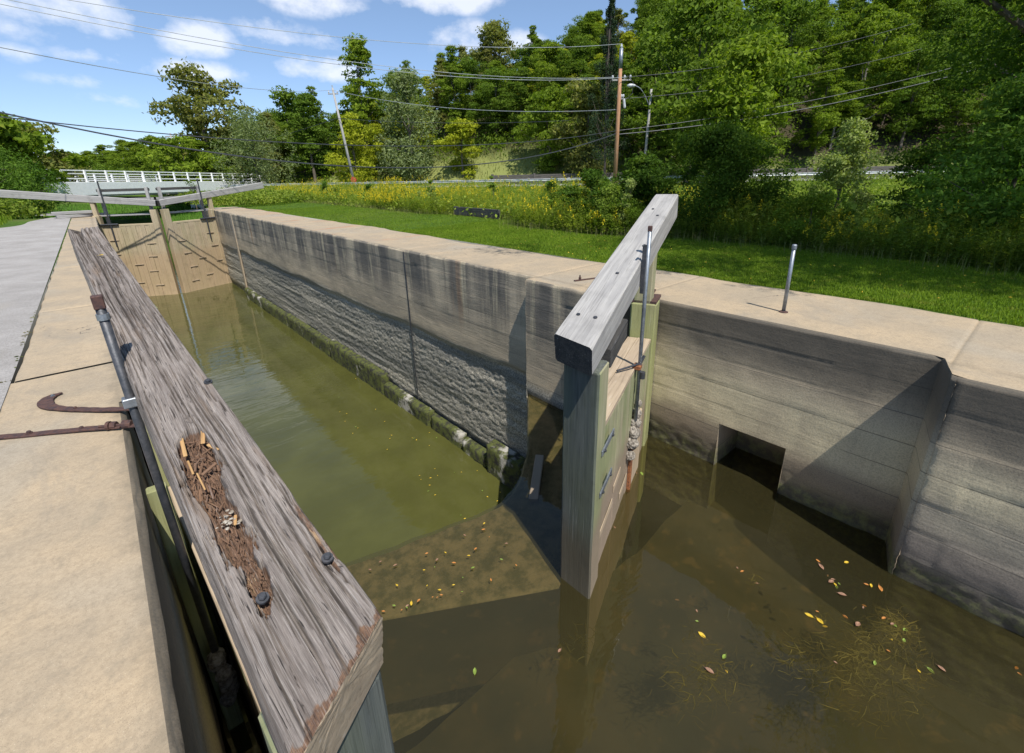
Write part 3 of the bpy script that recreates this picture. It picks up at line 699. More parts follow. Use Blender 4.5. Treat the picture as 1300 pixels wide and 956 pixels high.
def balance(root, A, B, wA, wB, tA, tB, m, seg=14, mit=0.0):
    """plain sawn balance beam from A to B (centres of the top surface), tapering"""
    A = np.array(A, float); B = np.array(B, float); d = B-A; L = np.linalg.norm(d); ux = d/L
    uy = _n(np.cross(Z3, ux)); uz = np.cross(ux, uy)
    V = []; G = []; F = []; N = 40
    for i in range(N+1):
        t = i/N; w_ = wA+(wB-wA)*t; h = tA+(tB-tA)*t; b = .012
        if i in (0, N): b = .018
        c = A+d*t
        sec = [(-w_/2+b, 0), (w_/2-b, 0), (w_/2, -b), (w_/2, -h*.45), (w_/2-.006, -h*.46), (w_/2-.006, -h*.475), (w_/2, -h*.485), (w_/2, -h+b), (w_/2-b, -h), (-w_/2+b, -h), (-w_/2, -h+b), (-w_/2, -b)]
        for k, (y, z_) in enumerate(sec):
            n1 = (vnoise(np.array([t*9.]), np.array([k*1.3]), seed=21)[0]-.5)*.006
            V.append(c+uy*(y+n1)+uz*(z_+n1*.6)+ux*(mit*y*(1-t)**8)); G.append((t*L, y, z_+1))
    n = 12
    for i in range(N):
        for k in range(n): F.append((i*n+k, i*n+(k+1) % n, (i+1)*n+(k+1) % n, (i+1)*n+k))
    F.append(tuple(range(n-1, -1, -1))); F.append(tuple(N*n+k for k in range(n)))
    o = mk('balance_beam', np.array(V), F, [m, M['endwood']], root, {'gr': np.array(G)})
    o.data.polygons[len(F)-2].material_index = 1
    return ux, uy, uz, L

# --- right near leaf, closed
ang = math.radians(23.9)
lfR = Leaf((2.555+.0, 2.2), (math.cos(ang), math.sin(ang)), (math.sin(ang), -math.cos(ang)))
lfR.o = np.array([2.68, 2.255, 0])
GR = thing('lock_gate', (5.2, 3.4, -2.6), 'closed lock gate leaf with sawn grey beam, angled out to the middle', 'lock gate', 'balance beam gates of the lock')
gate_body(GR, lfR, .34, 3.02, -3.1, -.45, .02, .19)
mb = MB(); mb.box(lfR.p(2.78, -.02, -.02), Z3*.90, lfR.d*.24, lfR.u*.22, .01); mb.build('beam_stub', M['boardwood'], GR)
ux, uy, uz, LR = balance(GR, (2.47, 2.20, .46), (6.40, 3.92, 1.31), .345, .33, .25, .34, M['greywood'], mit=.42)
bA = np.array([2.44, 2.19, .46])
mb = MB(); mb.box(lfR.p(.30, .0, .145), lfR.d*.62+Z3*.09, lfR.u*.30, Z3*.18, .01); mb.build('packing_block', M['endwood'], GR)
for (s_, y) in ((.42, -.07), (.44, .08), (1.35, -.02), (3.3, -.06), (3.6, .05)):
    c = bA+ux*s_+uy*y+uz*.001; hex_bolt(None, *c, M['darkiron'], GR, .011, .004, uz)
mb = MB(); mb.tube([lfR.p(1.62, .178, 1.08), lfR.p(1.62, .178, .3), lfR.p(1.62, .178, -1.22)], .021, 12); rodR = mb.build('valve_rod', M['steel'], GR, True)
mb = MB(); mb.box(lfR.p(1.62, .178, 1.06), Z3*.055, lfR.d*.042, lfR.u*.042, .004); mb.build('rod_head', M['rust'], rodR)
# strap from the beam over the rod, angle bar
mb = MB(); mb.box(lfR.p(1.44, .15, .70), Z3*.0+lfR.u*.04, lfR.d*.02, Z3*.5, .003); mb.box(lfR.p(1.38, .16, .945), lfR.d*.09, lfR.u*.02, Z3*.012, .002); mb.build('rod_guide', M['darkiron'], GR)
mb = MB(); mb.tube([lfR.p(1.36, -.02, -.42), lfR.p(1.60, .17, -.40)], .012, 8); mb.build('tie_rod', M['darkiron'], GR)
mb = MB(); mb.box(lfR.p(1.62, .155, -.47), Z3*.055, lfR.d*.11, lfR.u*.09, .01); mb.build('rod_bracket', M['rustbright'], GR)
mb = MB(); mb.tube([lfR.p(1.66, .17, -.44), lfR.p(1.7, .21, -.33)], .016, 8); mb.tube([lfR.p(1.62, .215, -.58), lfR.p(1.62, .215, -.50)], .032, 10); mb.build('clamp', M['darkiron'], GR)
# corroded valve housing low on the rod, made of eroded lumps
def lump(name, c, r, m, parent, seed, sq=(1, 1, 1)):
    n, k = 20, 14; V = []
    for i in range(k):
        th = math.pi*i/(k-1)
        for j in range(n):
            ph = 2*math.pi*j/n; v = np.array([math.sin(th)*math.cos(ph), math.sin(th)*math.sin(ph), math.cos(th)])
            q = r*(.7+.7*fbm(np.array([v[0]*2.2+seed]), np.array([v[1]*2.2]), np.array([v[2]*2.2]), o=4, seed=seed, g=.7)[0])
            V.append(np.array(c)+v*q*np.array(sq))
    F = []
    for i in range(k-1):
        for j in range(n): F.append((i*n+j, (i+1)*n+j, (i+1)*n+(j+1) % n, i*n+(j+1) % n))
    return V, F
lv = []; lfc = []; off = 0
for (a, b, z_, r_) in ((1.66, .17, -1.18, .07), (1.60, .17, -1.28, .075), (1.70, .17, -1.08, .06), (1.55, .17, -1.4, .07), (1.76, .17, -.97, .045), (1.52, .16, -1.55, .06)):
    v_, f_ = lump('l', lfR.p(a, b, z_), r_, None, None, int(r_*1000)+int(a*10)); lv += v_; lfc += [tuple(q+off for q in f) for f in f_]; off += len(v_)
mk('valve_crust', np.array(lv), lfc, M['corrode'], GR)
mb = MB(); mb.box(lfR.p(1.62, .15, -2.15), Z3*.72, lfR.d*.06, lfR.u*.05, .01, .003, 4); mb.build('valve_stem', M['rustbright'], GR)
mb = MB(); mb.box(lfR.p(1.92, .152, -2.22), Z3*1.0, lfR.d*.42, lfR.u*.035, .01, .006, 4); mb.build('valve_plate', M['tanboard'], GR)
for z_ in (-.62, -1.05):
    mb = MB(); mb.box(lfR.p(.02, .178, z_), lfR.d*.42, lfR.u*.014, Z3*.055, .003)
    st_ = mb.build('iron_strap', M['steel'], GR)
    for a_ in (.08, .36): hex_bolt(lfR, a_, .186, z_, M['darkiron'], st_, .012, .012, lfR.u)
for (a_, z_, l_) in ((.25, -1.72, .5), (.8, -1.55, .3), (1.15, -1.9, .35)):
    mb = MB(); mb.box(lfR.p(a_, .133, z_), lfR.d*l_+Z3*.05, lfR.u*.008, Z3*.09, .004, .004, 4)
    mb.build('whitewash_batten', M['tanboard'], GR)
mb = MB(); mb.box(lfR.p(2.66, -.02, .035), lfR.d*.42, lfR.u*.36, Z3*.035, .004); mb.box(lfR.p(2.9, .0, .02), lfR.d*.55, lfR.u*.07, Z3*.02, .003); mb.build('hinge_collar', M['rust'], GR)
# small anchor bolt with bar on the right coping
an = thing('anchor_bolt', (5.75, 4.85, 0), 'small rusty anchor bolt with bar on the coping beside the grey beam', 'anchor bolt')
mb = MB(); mb.box((5.52, 4.90, .012), (.42, -.13, 0), (.01, .04, 0), (0, 0, .016), .003); mb.build('bar', M['rust'], an)
mb = MB(); mb.tube([(5.62, 4.87, .015), (5.62, 4.87, .055)], .022, 6); mb.tube([(5.62, 4.87, .05), (5.62, 4.87, .09)], .012, 8); mb.build('nut', M['rust'], an)

# --- left near leaf, open against the wall; its worn beam is the hero timber
lfL = Leaf((.17, 1.0), (-.052, 1.0), (-1, 0)); lfL.o = np.array([.185, 1.12, 0])
GL = thing('lock_gate', (-.03, 4.2, -2.6), 'open lock gate leaf with cracked, rotting weathered beam beside the towpath', 'lock gate', 'balance beam gates of the lock')
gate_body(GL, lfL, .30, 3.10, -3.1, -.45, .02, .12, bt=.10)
mb = MB(); mb.box(lfL.p(2.85, -.04, -.02), Z3*.88, lfL.d*.22, lfL.u*.16, .01); mb.build('beam_stub', M['boardwood'], GL)
mb = MB(); mb.box((-.118, 3.10, -2.4), Z3*2.37, (.10, 0, 0), (0, .07, 0), .006, .002, 8, 3); mb.build('guide_board', M['olivewood'], GL)

A0 = np.array([.195, 1.04, .422]); B0 = np.array([-.112, 5.36, 1.302]); ux = _n(B0-A0); uy = _n(np.cross(ux, Z3)); uz = np.cross(uy, ux); LB = np.linalg.norm(B0-A0)
# uy points to +x (canal side); along samples get coarser with distance
sv = [-.22]
while sv[-1] < LB: sv.append(sv[-1]+.0038+.0022*max(0, sv[-1]))
sv = np.array(sv); sv = -.22+(sv+.22)*(LB+.22)/(sv[-1]+.22)
NT_, NS_, NB_ = 210, 26, 10
def half(s_): return np.interp(s_, [-.22, 0, LB], [.168, .165, .10])
Ut = np.linspace(-1, 1, NT_)
S, Uu = np.meshgrid(sv, Ut, indexing='ij'); Wd = half(S); Yc = Uu*Wd
warpY = Yc + .006*np.sin(S*2.1)+.014*(fbm(S*1.8, Yc*5, o=3, seed=61)-.5)
gr_ = fbm(S*3.2, warpY*170, o=4, seed=62, g=.6)
gr2 = fbm(S*1.3, warpY*60, o=3, seed=63)
hgt = (gr_-.5)*.0070+(gr2-.5)*.006+(fbm(S*2, Yc*7, o=3, seed=64)-.5)*.012
hgt -= np.clip(gr_-.60, 0, 1)*.020
# cracks
R2 = random.Random(9); crk = np.zeros_like(S); warpC = .004*np.sin(S*5)+.010*(fbm(S*4, Yc*8, o=2, seed=66)-.5)
for i in range(230):
    s0 = R2.uniform(-.1, LB); ln = R2.choice([.06, .1, .15, .25, .45])*R2.uniform(.7, 1.3); y_ = R2.uniform(-.95, .95); w_ = R2.uniform(.0013, .0027)*(1+.12*s0); dp = R2.uniform(.4, 1)
    dr = R2.uniform(-.03, .03)*ln
    if i < 3: s0, ln, y_, w_, dp = [(.20, .5, .10, .0045, 1), (3.0, 1.1, -.2, .006, 1), (.1, .5, .55, .004, 1)][i]
    t_ = (S-s0)/ln; prof = np.clip(1-t_*t_, 0, 1)
    dy_ = (Yc+warpC)-(y_*half(s0)+dr*t_)
    crk = np.maximum(crk, prof**.5*np.exp(-(dy_/w_)**2)*dp)
hgt -= crk*.018
# split at the far end
far = np.clip((S-(LB-.5))/.5, 0, 1); sp_ = np.exp(-((Yc+.045+.02*(S-LB))/(.004+.02*far**3))**2)*sstep(0, .5, far); crk = np.maximum(crk, sp_*.8); hgt -= sp_*.06
# rotted pit along the left half
ps = [0.13, .18, .27, .44, .57, .66, .80, .91, 1.10, 1.16, 1.22]
pl_ = [.10, .078, .080, .058, .050, .056, .030, .012, .022, .040, .085]
pr_ = [.105, .135, .140, .132, .128, .108, .122, .140, .130, .125, .092]
# convert world x (at that y) to beam cross coordinate
cxm = A0[0]+(B0[0]-A0[0])*np.array(ps)/LB
wl_ = np.interp(S, ps, np.array(pl_)-cxm)-.011*sstep(.2, .5, S); wr_ = np.interp(S, ps, np.array(pr_)-cxm)+.012*sstep(.1, .4, S)
edge = .044*(fbm(S*11, Yc*45, o=5, seed=67, g=.65)-.5)*2
din = np.minimum(Yc-wl_+edge, wr_-Yc+edge); din = np.where((S > ps[0]) & (S < ps[-1]), din, -.05)
endf = np.minimum(sstep(ps[0], ps[0]+.05, S), sstep(ps[-1], ps[-1]-.04, S))
pit = sstep(-.002, .014, din)*endf
chunk = fbm(S*16, Yc*60, o=5, seed=68, g=.65)
hgt -= pit*(.044+.036*chunk-.022*np.exp(-((S-.62)/.05)**2))
hgt += pit*.020*(np.abs(vnoise(S*9, Yc*90+S*20, seed=70)-.5)*2)
# worn right-hand arris near the mitre end and the crushed end itself
wr2 = sstep(.58, .98, Uu+.30*(fbm(S*6, Yc*40, o=4, seed=71, g=.6)-.5)*2)*sstep(1.3, .3, S)*sstep(.38, .6, fbm(S*5, Yc*14, o=4, seed=73))
endw = sstep(.075, -.01, (S+.22)+.12*(fbm(Yc*22, S*16, o=4, seed=72, g=.65)-.5))
skew = -.0
hgt -= wr2*(.012+.018*chunk) + endw*.012*chunk
rot = np.clip(np.maximum(pit*1.0, np.maximum(wr2*.85*(gr_*1.3), endw*.9)), 0, 1)
rot = np.maximum(rot, sstep(.1, 0, np.hypot((S-4.0)/.28, (Yc+.03)/.03))*.0)
# knots
for (ks, ky, kr) in ((1.28, -.005, .035), (3.3, -.03, .03), (2.2, .03, .025)):
    q = np.hypot((S-ks), (Yc-ky)*1.2)/kr; hgt += .006*np.exp(-q*q)*np.cos(q*5); crk = np.maximum(crk, .6*np.exp(-((q-.75)/.18)**2)*(vnoise(S*60, Yc*60, seed=5) > .5))
edgeR = .016*np.clip((np.abs(Uu)-.93)/.07, 0, 1)**2
hgt -= edgeR
# skewed mitre cut: pull the start of the left side back towards the eye
def cutoff(y): return (y-.165)*.55-.0
sS = np.where(S < 1.0, cutoff(Yc)+(S+.22)*(1.0-cutoff(Yc))/1.22, S)
top = A0+sS[..., None]*ux+Yc[..., None]*uy+hgt[..., None]*uz
THK = np.interp(sv, [-.22, 0, LB], [.27, .27, .22])
def side(sgn):
    tt = np.linspace(0, 1, NS_)[1:]
    S_, T_ = np.meshgrid(sv, tt, indexing='ij'); hw = half(S_)
    Yb_ = sgn*hw; sS_ = np.where(S_ < 1.0, cutoff(Yb_)+(S_+.22)*(1.0-cutoff(Yb_))/1.22, S_)
    gg = fbm(S_*3, T_*30+sgn*9, o=4, seed=80)
    crk_ = np.zeros_like(S_)
    for i in range(14):
        s0 = R2.uniform(0, LB); ln = R2.uniform(.3, 1.2); t0 = R2.uniform(.1, .9)
        crk_ = np.maximum(crk_, np.clip(1-((S_-s0)/ln)**2, 0, 1)**.5*np.exp(-((T_-t0+.02*np.sin(S_*5))/.012)**2))
    off_ = sgn*((gg-.5)*.010-crk_*.012)
    edge_h = hgt[:, -1 if sgn > 0 else 0][:, None]
    zz = edge_h*(1-T_)-T_*THK[:, None]
    P = A0+sS_[..., None]*ux+(Yb_+off_*np.clip(T_*20, 0, 1))[..., None]*uy+zz[..., None]*uz
    return P, np.stack([S_, Yb_, -T_*.27+2], -1), crk_, gg*0+.0+np.where((sgn > 0), .4*sstep(.4, 0, T_)*sstep(1.4, .5, S_), 0)
Pr, Gr_, Cr, Rr = side(1); Pl, Gl_, Cl, Rl = side(-1)
tb = np.linspace(1, -1, NB_+2)[1:-1]
S_, T_ = np.meshgrid(sv, tb, indexing='ij'); Yb_ = T_*half(S_); sS_ = np.where(S_ < 1, cutoff(Yb_)+(S_+.22)*(1.0-cutoff(Yb_))/1.22, S_)
Pb = A0+sS_[..., None]*ux+Yb_[..., None]*uy-THK[:, None, None]*uz
ring = np.concatenate([top, Pr, Pb, Pl[:, ::-1]], 1); nr = ring.shape[1]
GA = np.concatenate([np.stack([S, warpY, hgt*0+1], -1), Gr_, np.stack([S_, Yb_, S_*0+3], -1), Gl_[:, ::-1]], 1)
CA = np.concatenate([crk, Cr, S_*0, Cl[:, ::-1]], 1); RA = np.concatenate([rot, Rr, S_*0, Rl[:, ::-1]], 1)
ns_ = len(sv); a_ = np.arange(ns_-1)[:, None]*nr; k_ = np.arange(nr)[None, :]; k2 = (k_+1) % nr
FB = np.stack([a_+k_, a_+k2, a_+nr+k2, a_+nr+k_], -1).reshape(-1, 4)
FB = FB[:, ::-1]
beamV = ring.reshape(-1, 3)
hero = mk('balance_beam', beamV, FB, M['oldwood'], GL, {'gr': GA.reshape(-1, 3), 'crack': CA.ravel(), 'rot': RA.ravel()}, smooth=True)
# end grain caps as domed fans of rings
def cap(idx, m, name, out_):
    ringp = ring[idx]; c = ringp.mean(0); V = []; G = []
    K = 9
    for k in range(K):
        t = 1-k/(K-1)*.98
        for j, q in enumerate(ringp):
            d = (c+(q-c)*t); nn = (fbm(np.array([d[0]*40.]), np.array([d[1]*40.]), np.array([d[2]*40.]), o=3, seed=4)[0]-.5)*.012*(k > 0)
            V.append(d+out_*nn); G.append((nn*8+k*.02, (q-c)@uy*t, (q-c)@uz*t))
    F = []
    for k in range(K-1):
        for j in range(nr): F.append((k*nr+j, k*nr+(j+1) % nr, (k+1)*nr+(j+1) % nr, (k+1)*nr+j))
    F.append(tuple((K-1)*nr+j for j in range(nr)))
    return mk(name, np.array(V), F, m, GL, {'gr': np.array(G)}, smooth=True)
cap(0, M['tanboard'], 'end_grain', -ux); cap(-1, M['oldwood'], 'end_grain', ux)
def bp_(s_, y, h=0): return A0+ux*s_+uy*y+uz*h
def xc(x, s_): return x-(A0[0]+(B0[0]-A0[0])*s_/LB)
for (y_w, x_w) in ((2.535, .217), (1.307, .304), (1.307, .102)):
    s_ = (y_w-1.04)/ux[1]; hh = -.0 if x_w > .12 else -.012
    hex_bolt(None, *bp_(s_, xc(x_w, s_), hh), M['darkiron'], GL, .0125, .012, uz+np.array([.05, -.1, 0]))
# splinters standing in the rotted pocket
sb = MB(); R3 = random.Random(4)
for i in range(420):
    s_ = R3.uniform(.16, 1.18); a = np.interp(s_, ps, np.array(pl_)-cxm); b = np.interp(s_, ps, np.array(pr_)-cxm)
    if b-a < .015: continue
    y = R3.uniform(a+.008, b-.008); L_ = R3.uniform(.008, .045)*(1.6 if s_ > .75 else .8); an_ = R3.gauss(0, .28 if s_ < .75 or i % 2 else .7); w_ = R3.choice([.0008, .0012, .002, .004])
    c = bp_(s_, y, R3.uniform(-.052, -.024)); dv = ux*math.cos(an_)+uy*math.sin(an_)+uz*R3.uniform(-.25, .3)
    d_ = _n(dv); side_ = _n(np.cross(d_, uz+uy*R3.uniform(-.5, .5))); nn_ = np.cross(side_, d_)
    sb.box(c-d_*L_/2, d_*L_, side_*w_, nn_*w_*R3.uniform(.4, .9), .0006, 0, 1, i)
M['splinter'] = m_wood('splintered_heartwood', (.22, .13, .08), (.13, .075, .05), (.05, .03, .02), bs=.4)
M['splinter2'] = m_wood('fresh_orange_splinter', (.52, .33, .15), (.42, .24, .10), (.2, .11, .05), bs=.4)
for i in range(15):
    s_ = R3.uniform(.72, 1.12); a = np.interp(s_, ps, np.array(pl_)-cxm); b = np.interp(s_, ps, np.array(pr_)-cxm); y = R3.uniform(a+.012, b-.012); an_ = R3.gauss(.2, .45); L_ = R3.uniform(.03, .075)
    d_ = _n(ux*math.cos(an_)+uy*math.sin(an_)+uz*R3.uniform(-.3, .2)); s2 = _n(np.cross(d_, uz+uy*R3.uniform(-.6, .6))); sb.box(bp_(s_, y, R3.uniform(-.044, -.020))-d_*L_/2, d_*L_, s2*R3.uniform(.006, .014), np.cross(s2, d_)*R3.uniform(.004, .009), .002, .002, 3, i)
sb.build('splinters', M['splinter'], GL)
for (s_, y, L_, w_, an_) in ((1.14, .0, .10, .016, .25), (1.12, -.075, .15, .014, .12), (1.05, .01, .07, .012, -.3), (.98, -.085, .10, .008, .05), (.88, -.078, .12, .006, .02), (.62, -.04, .05, .01, .3)):
    d_ = ux*math.cos(an_)+uy*math.sin(an_)-uz*.10; d_ = _n(d_); s2 = _n(np.cross(d_, uz)); sb = MB(); sb.box(bp_(s_, y+.0, -.016)-d_*L_/2, d_*L_, s2*w_, np.cross(s2, d_)*.006, .002, .002, 3, int(L_*100)); sb.build('torn_fibre', M['splinter2'], GL)
M['fungus'] = m_plain('pale_fungus', (.62, .57, .49), (.28, .23, .18), 90, .9, .1, .6)
lv = []; lfc = []; off = 0
for i in range(26):
    s_ = .64+R3.gauss(0, .02); y = R3.gauss(-.058, .018)
    v_, f_ = lump('l', bp_(s_, y, R3.uniform(-.030, -.010)), R3.choice([.002, .003, .004, .006, .008]), None, None, i, (R3.uniform(.8, 1.6), R3.uniform(.7, 1.2), .5)); lv += v_; lfc += [tuple(q+off for q in f) for f in f_]; off += len(v_)
mk('fungus', np.array(lv), lfc, M['fungus'], GL)

# valve rod of the open leaf with its square head and guide
RX, RY = -.093, 2.92
mb = MB(); mb.tube([(RX, RY, 1.10), (RX, RY, .2), (RX, RY, -1.3)], .021, 14); rod = mb.build('valve_rod', M['darkiron'], GL, True)
mb = MB(); mb.box((RX, RY, 1.085), Z3*.065, (.046, 0, 0), (0, .046, 0), .004); mb.build('rod_head', M['rust'], rod)
mb = MB(); mb.tube([(RX, RY, 1.03), (RX, RY, 1.06)], .026, 12); mb.build('collar', M['steel'], rod)
mb = MB(); mb.box((RX, RY, .565), Z3*.05, (.072, 0, 0), (0, .06, 0), .004); mb.box((RX+.035, RY+.0, .575), Z3*.03, (.03, 0, 0), (0, .03, 0), .002); mb.build('rod_guide', M['steel'], GL)
lv = []; lfc = []; off = 0
for i in range(7):
    v_, f_ = lump('l', (RX+R3.uniform(-.015, .02), RY+R3.uniform(-.03, .03), -1.25-.07*i), .05, None, None, i+40); lv += v_; lfc += [tuple(q+off for q in f) for f in f_]; off += len(v_)
mk('valve_crust', np.array(lv), lfc, M['corrode'], GL)

# --- lower gates at the far end of the chamber, closed
y0 = 32.2
def far_gate(sgn, label):
    xm = 2.62+sgn*.02; d = (sgn*.91, .415)
    lf = Leaf((xm+sgn*.22, y0+.09), d, (d[1]*-0, -1))
    g = thing('lock_gate', (2.62+sgn*2.7, y0+1.25, -4.4), label, 'lock gate', 'balance beam gates of the lock')
    mb = MB(); mb.box(lf.p(0, 0, -5), Z3*5.25, lf.d*.30, lf.u*.34, .015); mb.build('mitre_post', M['farwood'], g)
    mb = MB(); mb.box(lf.p(2.62, 0, -5), Z3*5.05, lf.d*.30, lf.u*.33, .02); mb.box(lf.p(2.62, 0, 0), Z3*.75, lf.d*.2, lf.u*.22, .02); mb.build('heel_post', M['farwood'], g)
    mb = MB(); RR = random.Random(6); a = .15; i = 0
    while a < 2.45:
        w_ = RR.uniform(.17, .24); w_ = min(w_, 2.47-a); mb.box(lf.p(a+w_/2, .11+RR.uniform(-.012, .006), -5+RR.uniform(0, .1)), Z3*4.45, lf.d*(w_-.006), lf.u*.055, .004, .003, 4, i); a += w_+.001; i += 1
    mb.build('planking', M['farwood'], g)
    mb = MB(); mb.box(lf.p(.1, 0, -.50), lf.d*2.5, lf.u*.28, Z3*.10, .01); mb.build('top_rail', M['farwood'], g)
    for (a, z_) in ((.25, -1.5), (.35, -2.2), (.5, -3.0), (.4, -3.8), (1.9, -1.25), (2.0, -2.0), (1.1, -2.6), (2.1, -2.9), (1.3, -3.6)):
        mb = MB(); mb.box(lf.p(a, .155, z_), lf.d*.42, lf.u*.03, Z3*.045, .005); mb.build('cleat', M['tanboard'], g)
    # balance beam rising outwards
    A = lf.p(-.25, 0, .72); B = lf.p(6.3, 0, 1.46)
    balance(g, A, B, .34, .30, .30, .36, M['greywood'])
    mb = MB(); mb.tube([lf.p(2.05, .2, 1.75), lf.p(2.05, .2, .2), lf.p(2.05, .2, -1.6)], .035, 8); mb.build('valve_rod', M['darkiron'], g)
    mb = MB(); mb.tube([lf.p(1.7, .2, -.42), lf.p(2.6, .2, -.42)], .045, 8); mb.build('crank_bar', M['darkiron'], g)
    # walkway railing on the downstream side
    mb = MB()
    mb.box(lf.p(.1, -.45, 1.28), lf.d*2.4, lf.u*.06, Z3*.14, .006); mb.build('hand_rail', M['endwood'], g)
    mb = MB(); mb.box(lf.p(.0, -.45, .80), lf.d*2.5, lf.u*.05, Z3*.12, .006); mb.build('mid_rail', M['greywood'], g)
    for a in (.22, 2.35):
        mb = MB(); mb.box(lf.p(a, -.40, -.45), Z3*1.85, lf.d*.15, lf.u*.12, .01); mb.build('rail_post', M['greywood'], g)
    mb = MB(); mb.box(lf.p(-.1, -.35, .02), lf.d*3.4, lf.u*.5, Z3*.07, .006); mb.build('walkway', M['greywood'], g)
    return g
far_gate(1, 'far closed lock gate leaf whose beam rises over the lawn side')
far_gate(-1, 'far closed lock gate leaf whose beam rises over the towpath side')
# timbers lying on the far left coping
for i, (x, y, z_, l_, rz, lab) in enumerate(((-1.35, 33.3, .0, 2.0, .25, 'lower of two old planks stacked on the far left coping'), (-1.5, 33.4, .17, 1.7, .1, 'upper of two old planks stacked on the far left coping'))):
    mb = MB(); d_ = np.array([math.cos(rz), math.sin(rz), 0]); mb.box((x-.2, y, z_+.09), d_*l_, np.cross(Z3, d_)*.3, Z3*.15, .02, .006, 4, i)
    tag(mb.build('plank', M['greywood'], None, loc=(x, y, z_)), lab, 'plank', 'old planks on the far coping')

# ------------------------------------------------------------------ ironwork on the coping
def bar_path(pts, wd, th, m, name, parent, zc):
    """flat bar following pts in plan"""
    P = smooth_poly(np.array(pts, float), 3); n = len(P); T = np.gradient(P, axis=0); T /= np.linalg.norm(T, axis=1)[:, None]; N_ = np.stack([-T[:, 1], T[:, 0]], -1)
    cum = np.concatenate([[0], np.cumsum(np.hypot(*(P[1:]-P[:-1]).T))])/1.0; cum /= cum[-1]
    ww = np.interp(cum, wd[0], wd[1]); hh = np.interp(cum, *zc)
    V = []; b = .003
    for i in range(n):
        for (s_, z_) in ((-1, 0), (-1, th-b), (-.85, th), (.85, th), (1, th-b), (1, 0)):
            q = P[i]+N_[i]*s_*ww[i]/2; V.append((q[0], q[1], hh[i]+z_+.0015*math.sin(i*1.3)))
    F = []
    for i in range(n-1):
        for k in range(6): F.append((i*6+k, i*6+(k+1) % 6, (i+1)*6+(k+1) % 6, (i+1)*6+k))
    F.append(tuple(range(5, -1, -1))); F.append(tuple((n-1)*6+k for k in range(6)))
    return mk(name, np.array(V), F, m, parent)
hk = thing('iron_hook', (-.38, 4.6, 0), 'rusty flat iron bar curling into a hook on the tan coping', 'iron hook')
bar_path([(-.115, 4.27), (-.3, 4.45), (-.44, 4.60), (-.55, 4.72), (-.645, 4.86), (-.675, 5.0), (-.645, 5.10), (-.57, 5.13)], ((0, .6, .8, .93, 1), (.055, .06, .10, .085, .012)), .012, M['rust'], 'bar', hk, ((0, .3, 1), (.03, .012, .006)))
hex_bolt(None, -.48, 4.65, .018, M['rust'], hk, .012, .012); hex_bolt(None, -.625, 5.08, .018, M['steel'], hk, .010, .01)
sp2 = thing('anchor_strap', (-.6, 4.2, 0), 'long rusty anchor strap with eye nut on the tan coping', 'anchor strap')
bar_path([(-.22, 4.03), (-.42, 4.18), (-.8, 4.42), (-1.3, 4.74), (-1.9, 5.1)], ((0, 1), (.055, .06)), .012, M['rust'], 'bar', sp2, ((0, .15, .3, 1), (.02, .012, .006, .006)))
for (x, y) in ((-.44, 4.20), (-.72, 4.38), (-1.25, 4.71)): hex_bolt(None, x, y, .018, M['rust'], sp2, .014, .014)
mb = MB(); d_ = _n([-.84, .54, 0]); c = np.array([-.235, 4.04, .035])
mb.tube([c+d_*.13, c-d_*.03], .010, 8); mb.tube([c+d_*.015, c+d_*.05], .028, 6); mb.tube([c+d_*.055, c+d_*.075], .032, 12); mb.build('threaded_nut', M['rust'], sp2)
mb = MB(); mb.tube([c-d_*.03+Z3*.0, c-d_*.085], [.033, .028], 12); mb.box(c-d_*.07-Z3*.01, -d_*.10, np.cross(Z3, d_)*.06, Z3*.012, .002); mb.build('eye', M['rust'], sp2)

pp = thing('steel_pipe', (5.97, 1.95, 0), 'upright galvanised pipe with cap on the tan coping by the lawn', 'pipe post')
mb = MB(); mb.tube([(5.97, 1.95, -.02), (5.97, 1.955, .40), (5.972, 1.96, .76)], .021, 14); mb.build('pole', M['steel'], pp, True)
mb = MB(); mb.tube([(5.972, 1.96, .755), (5.972, 1.96, .80), (5.972, 1.96, .81)], [.027, .027, .02], 14); mb.build('cap', M['steel'], pp)
mb = MB(); mb.tube([(5.97, 1.95, -.005), (5.97, 1.95, .012), (5.97, 1.95, .02)], [.05, .05, .03], 16); mb.build('base_flange', M['rust'], pp)

# log end in the dark corner, plank kerb in the weeds
mb = MB(); mb.box((3.20, 3.42, -2.12), (.62, .52, .10), _n([-.5, .6, 0])*.12, Z3*.05, .01, .004, 3); tag(mb.build('driftwood', M['boardwood'], None, loc=(3.3, 3.5, -2.1)), 'short broken board lodged on the sill by the mossy corner', 'board')
mb = MB(); mb.box((11.72, 14.3, .17), (.1, 3.2, .02), (.09, 0, 0), (0, 0, .34), .01, .004, 4); o = mb.build('timber_baulk', M['endwood'], None, loc=(11.75, 15.8, 0)); tag(o, 'dark squared timber lying at the edge of the lawn and weeds', 'timber')

# ------------------------------------------------------------------ leaves floating, on the beam and lawn
def leaf_mesh(name, cols, m, ln=.06, w_=.03, curl=.012):
    pts = [(-.5, 0), (-.25, .32), (.05, .42), (.3, .26), (.5, 0), (.3, -.26), (.05, -.42), (-.25, -.32)]
    V = [(0, 0, 0)]+[(x*ln, y*2*w_*.5*1.2, curl*(abs(y)*1.2+x*x)) for x, y in pts]
    F = [(0, i+1, (i+1) % 8+1) for i in range(8)]
    st = len(V); V += [(.5*ln, .0012, 0.0), (.5*ln, -.0012, 0), (.75*ln, 0, curl*.8)]; F.append((st, st+1, st+2))
    me = bpy.data.meshes.new(name); me.from_pydata(V, [], F); me.update(); me.materials.append(m); return me
LM = [NT('yellow_leaf'), NT('orange_leaf'), NT('green_leaf'), NT('pink_brown_leaf')]
lc = [(.62, .42, .04), (.48, .20, .05), (.20, .28, .05), (.30, .17, .11)]
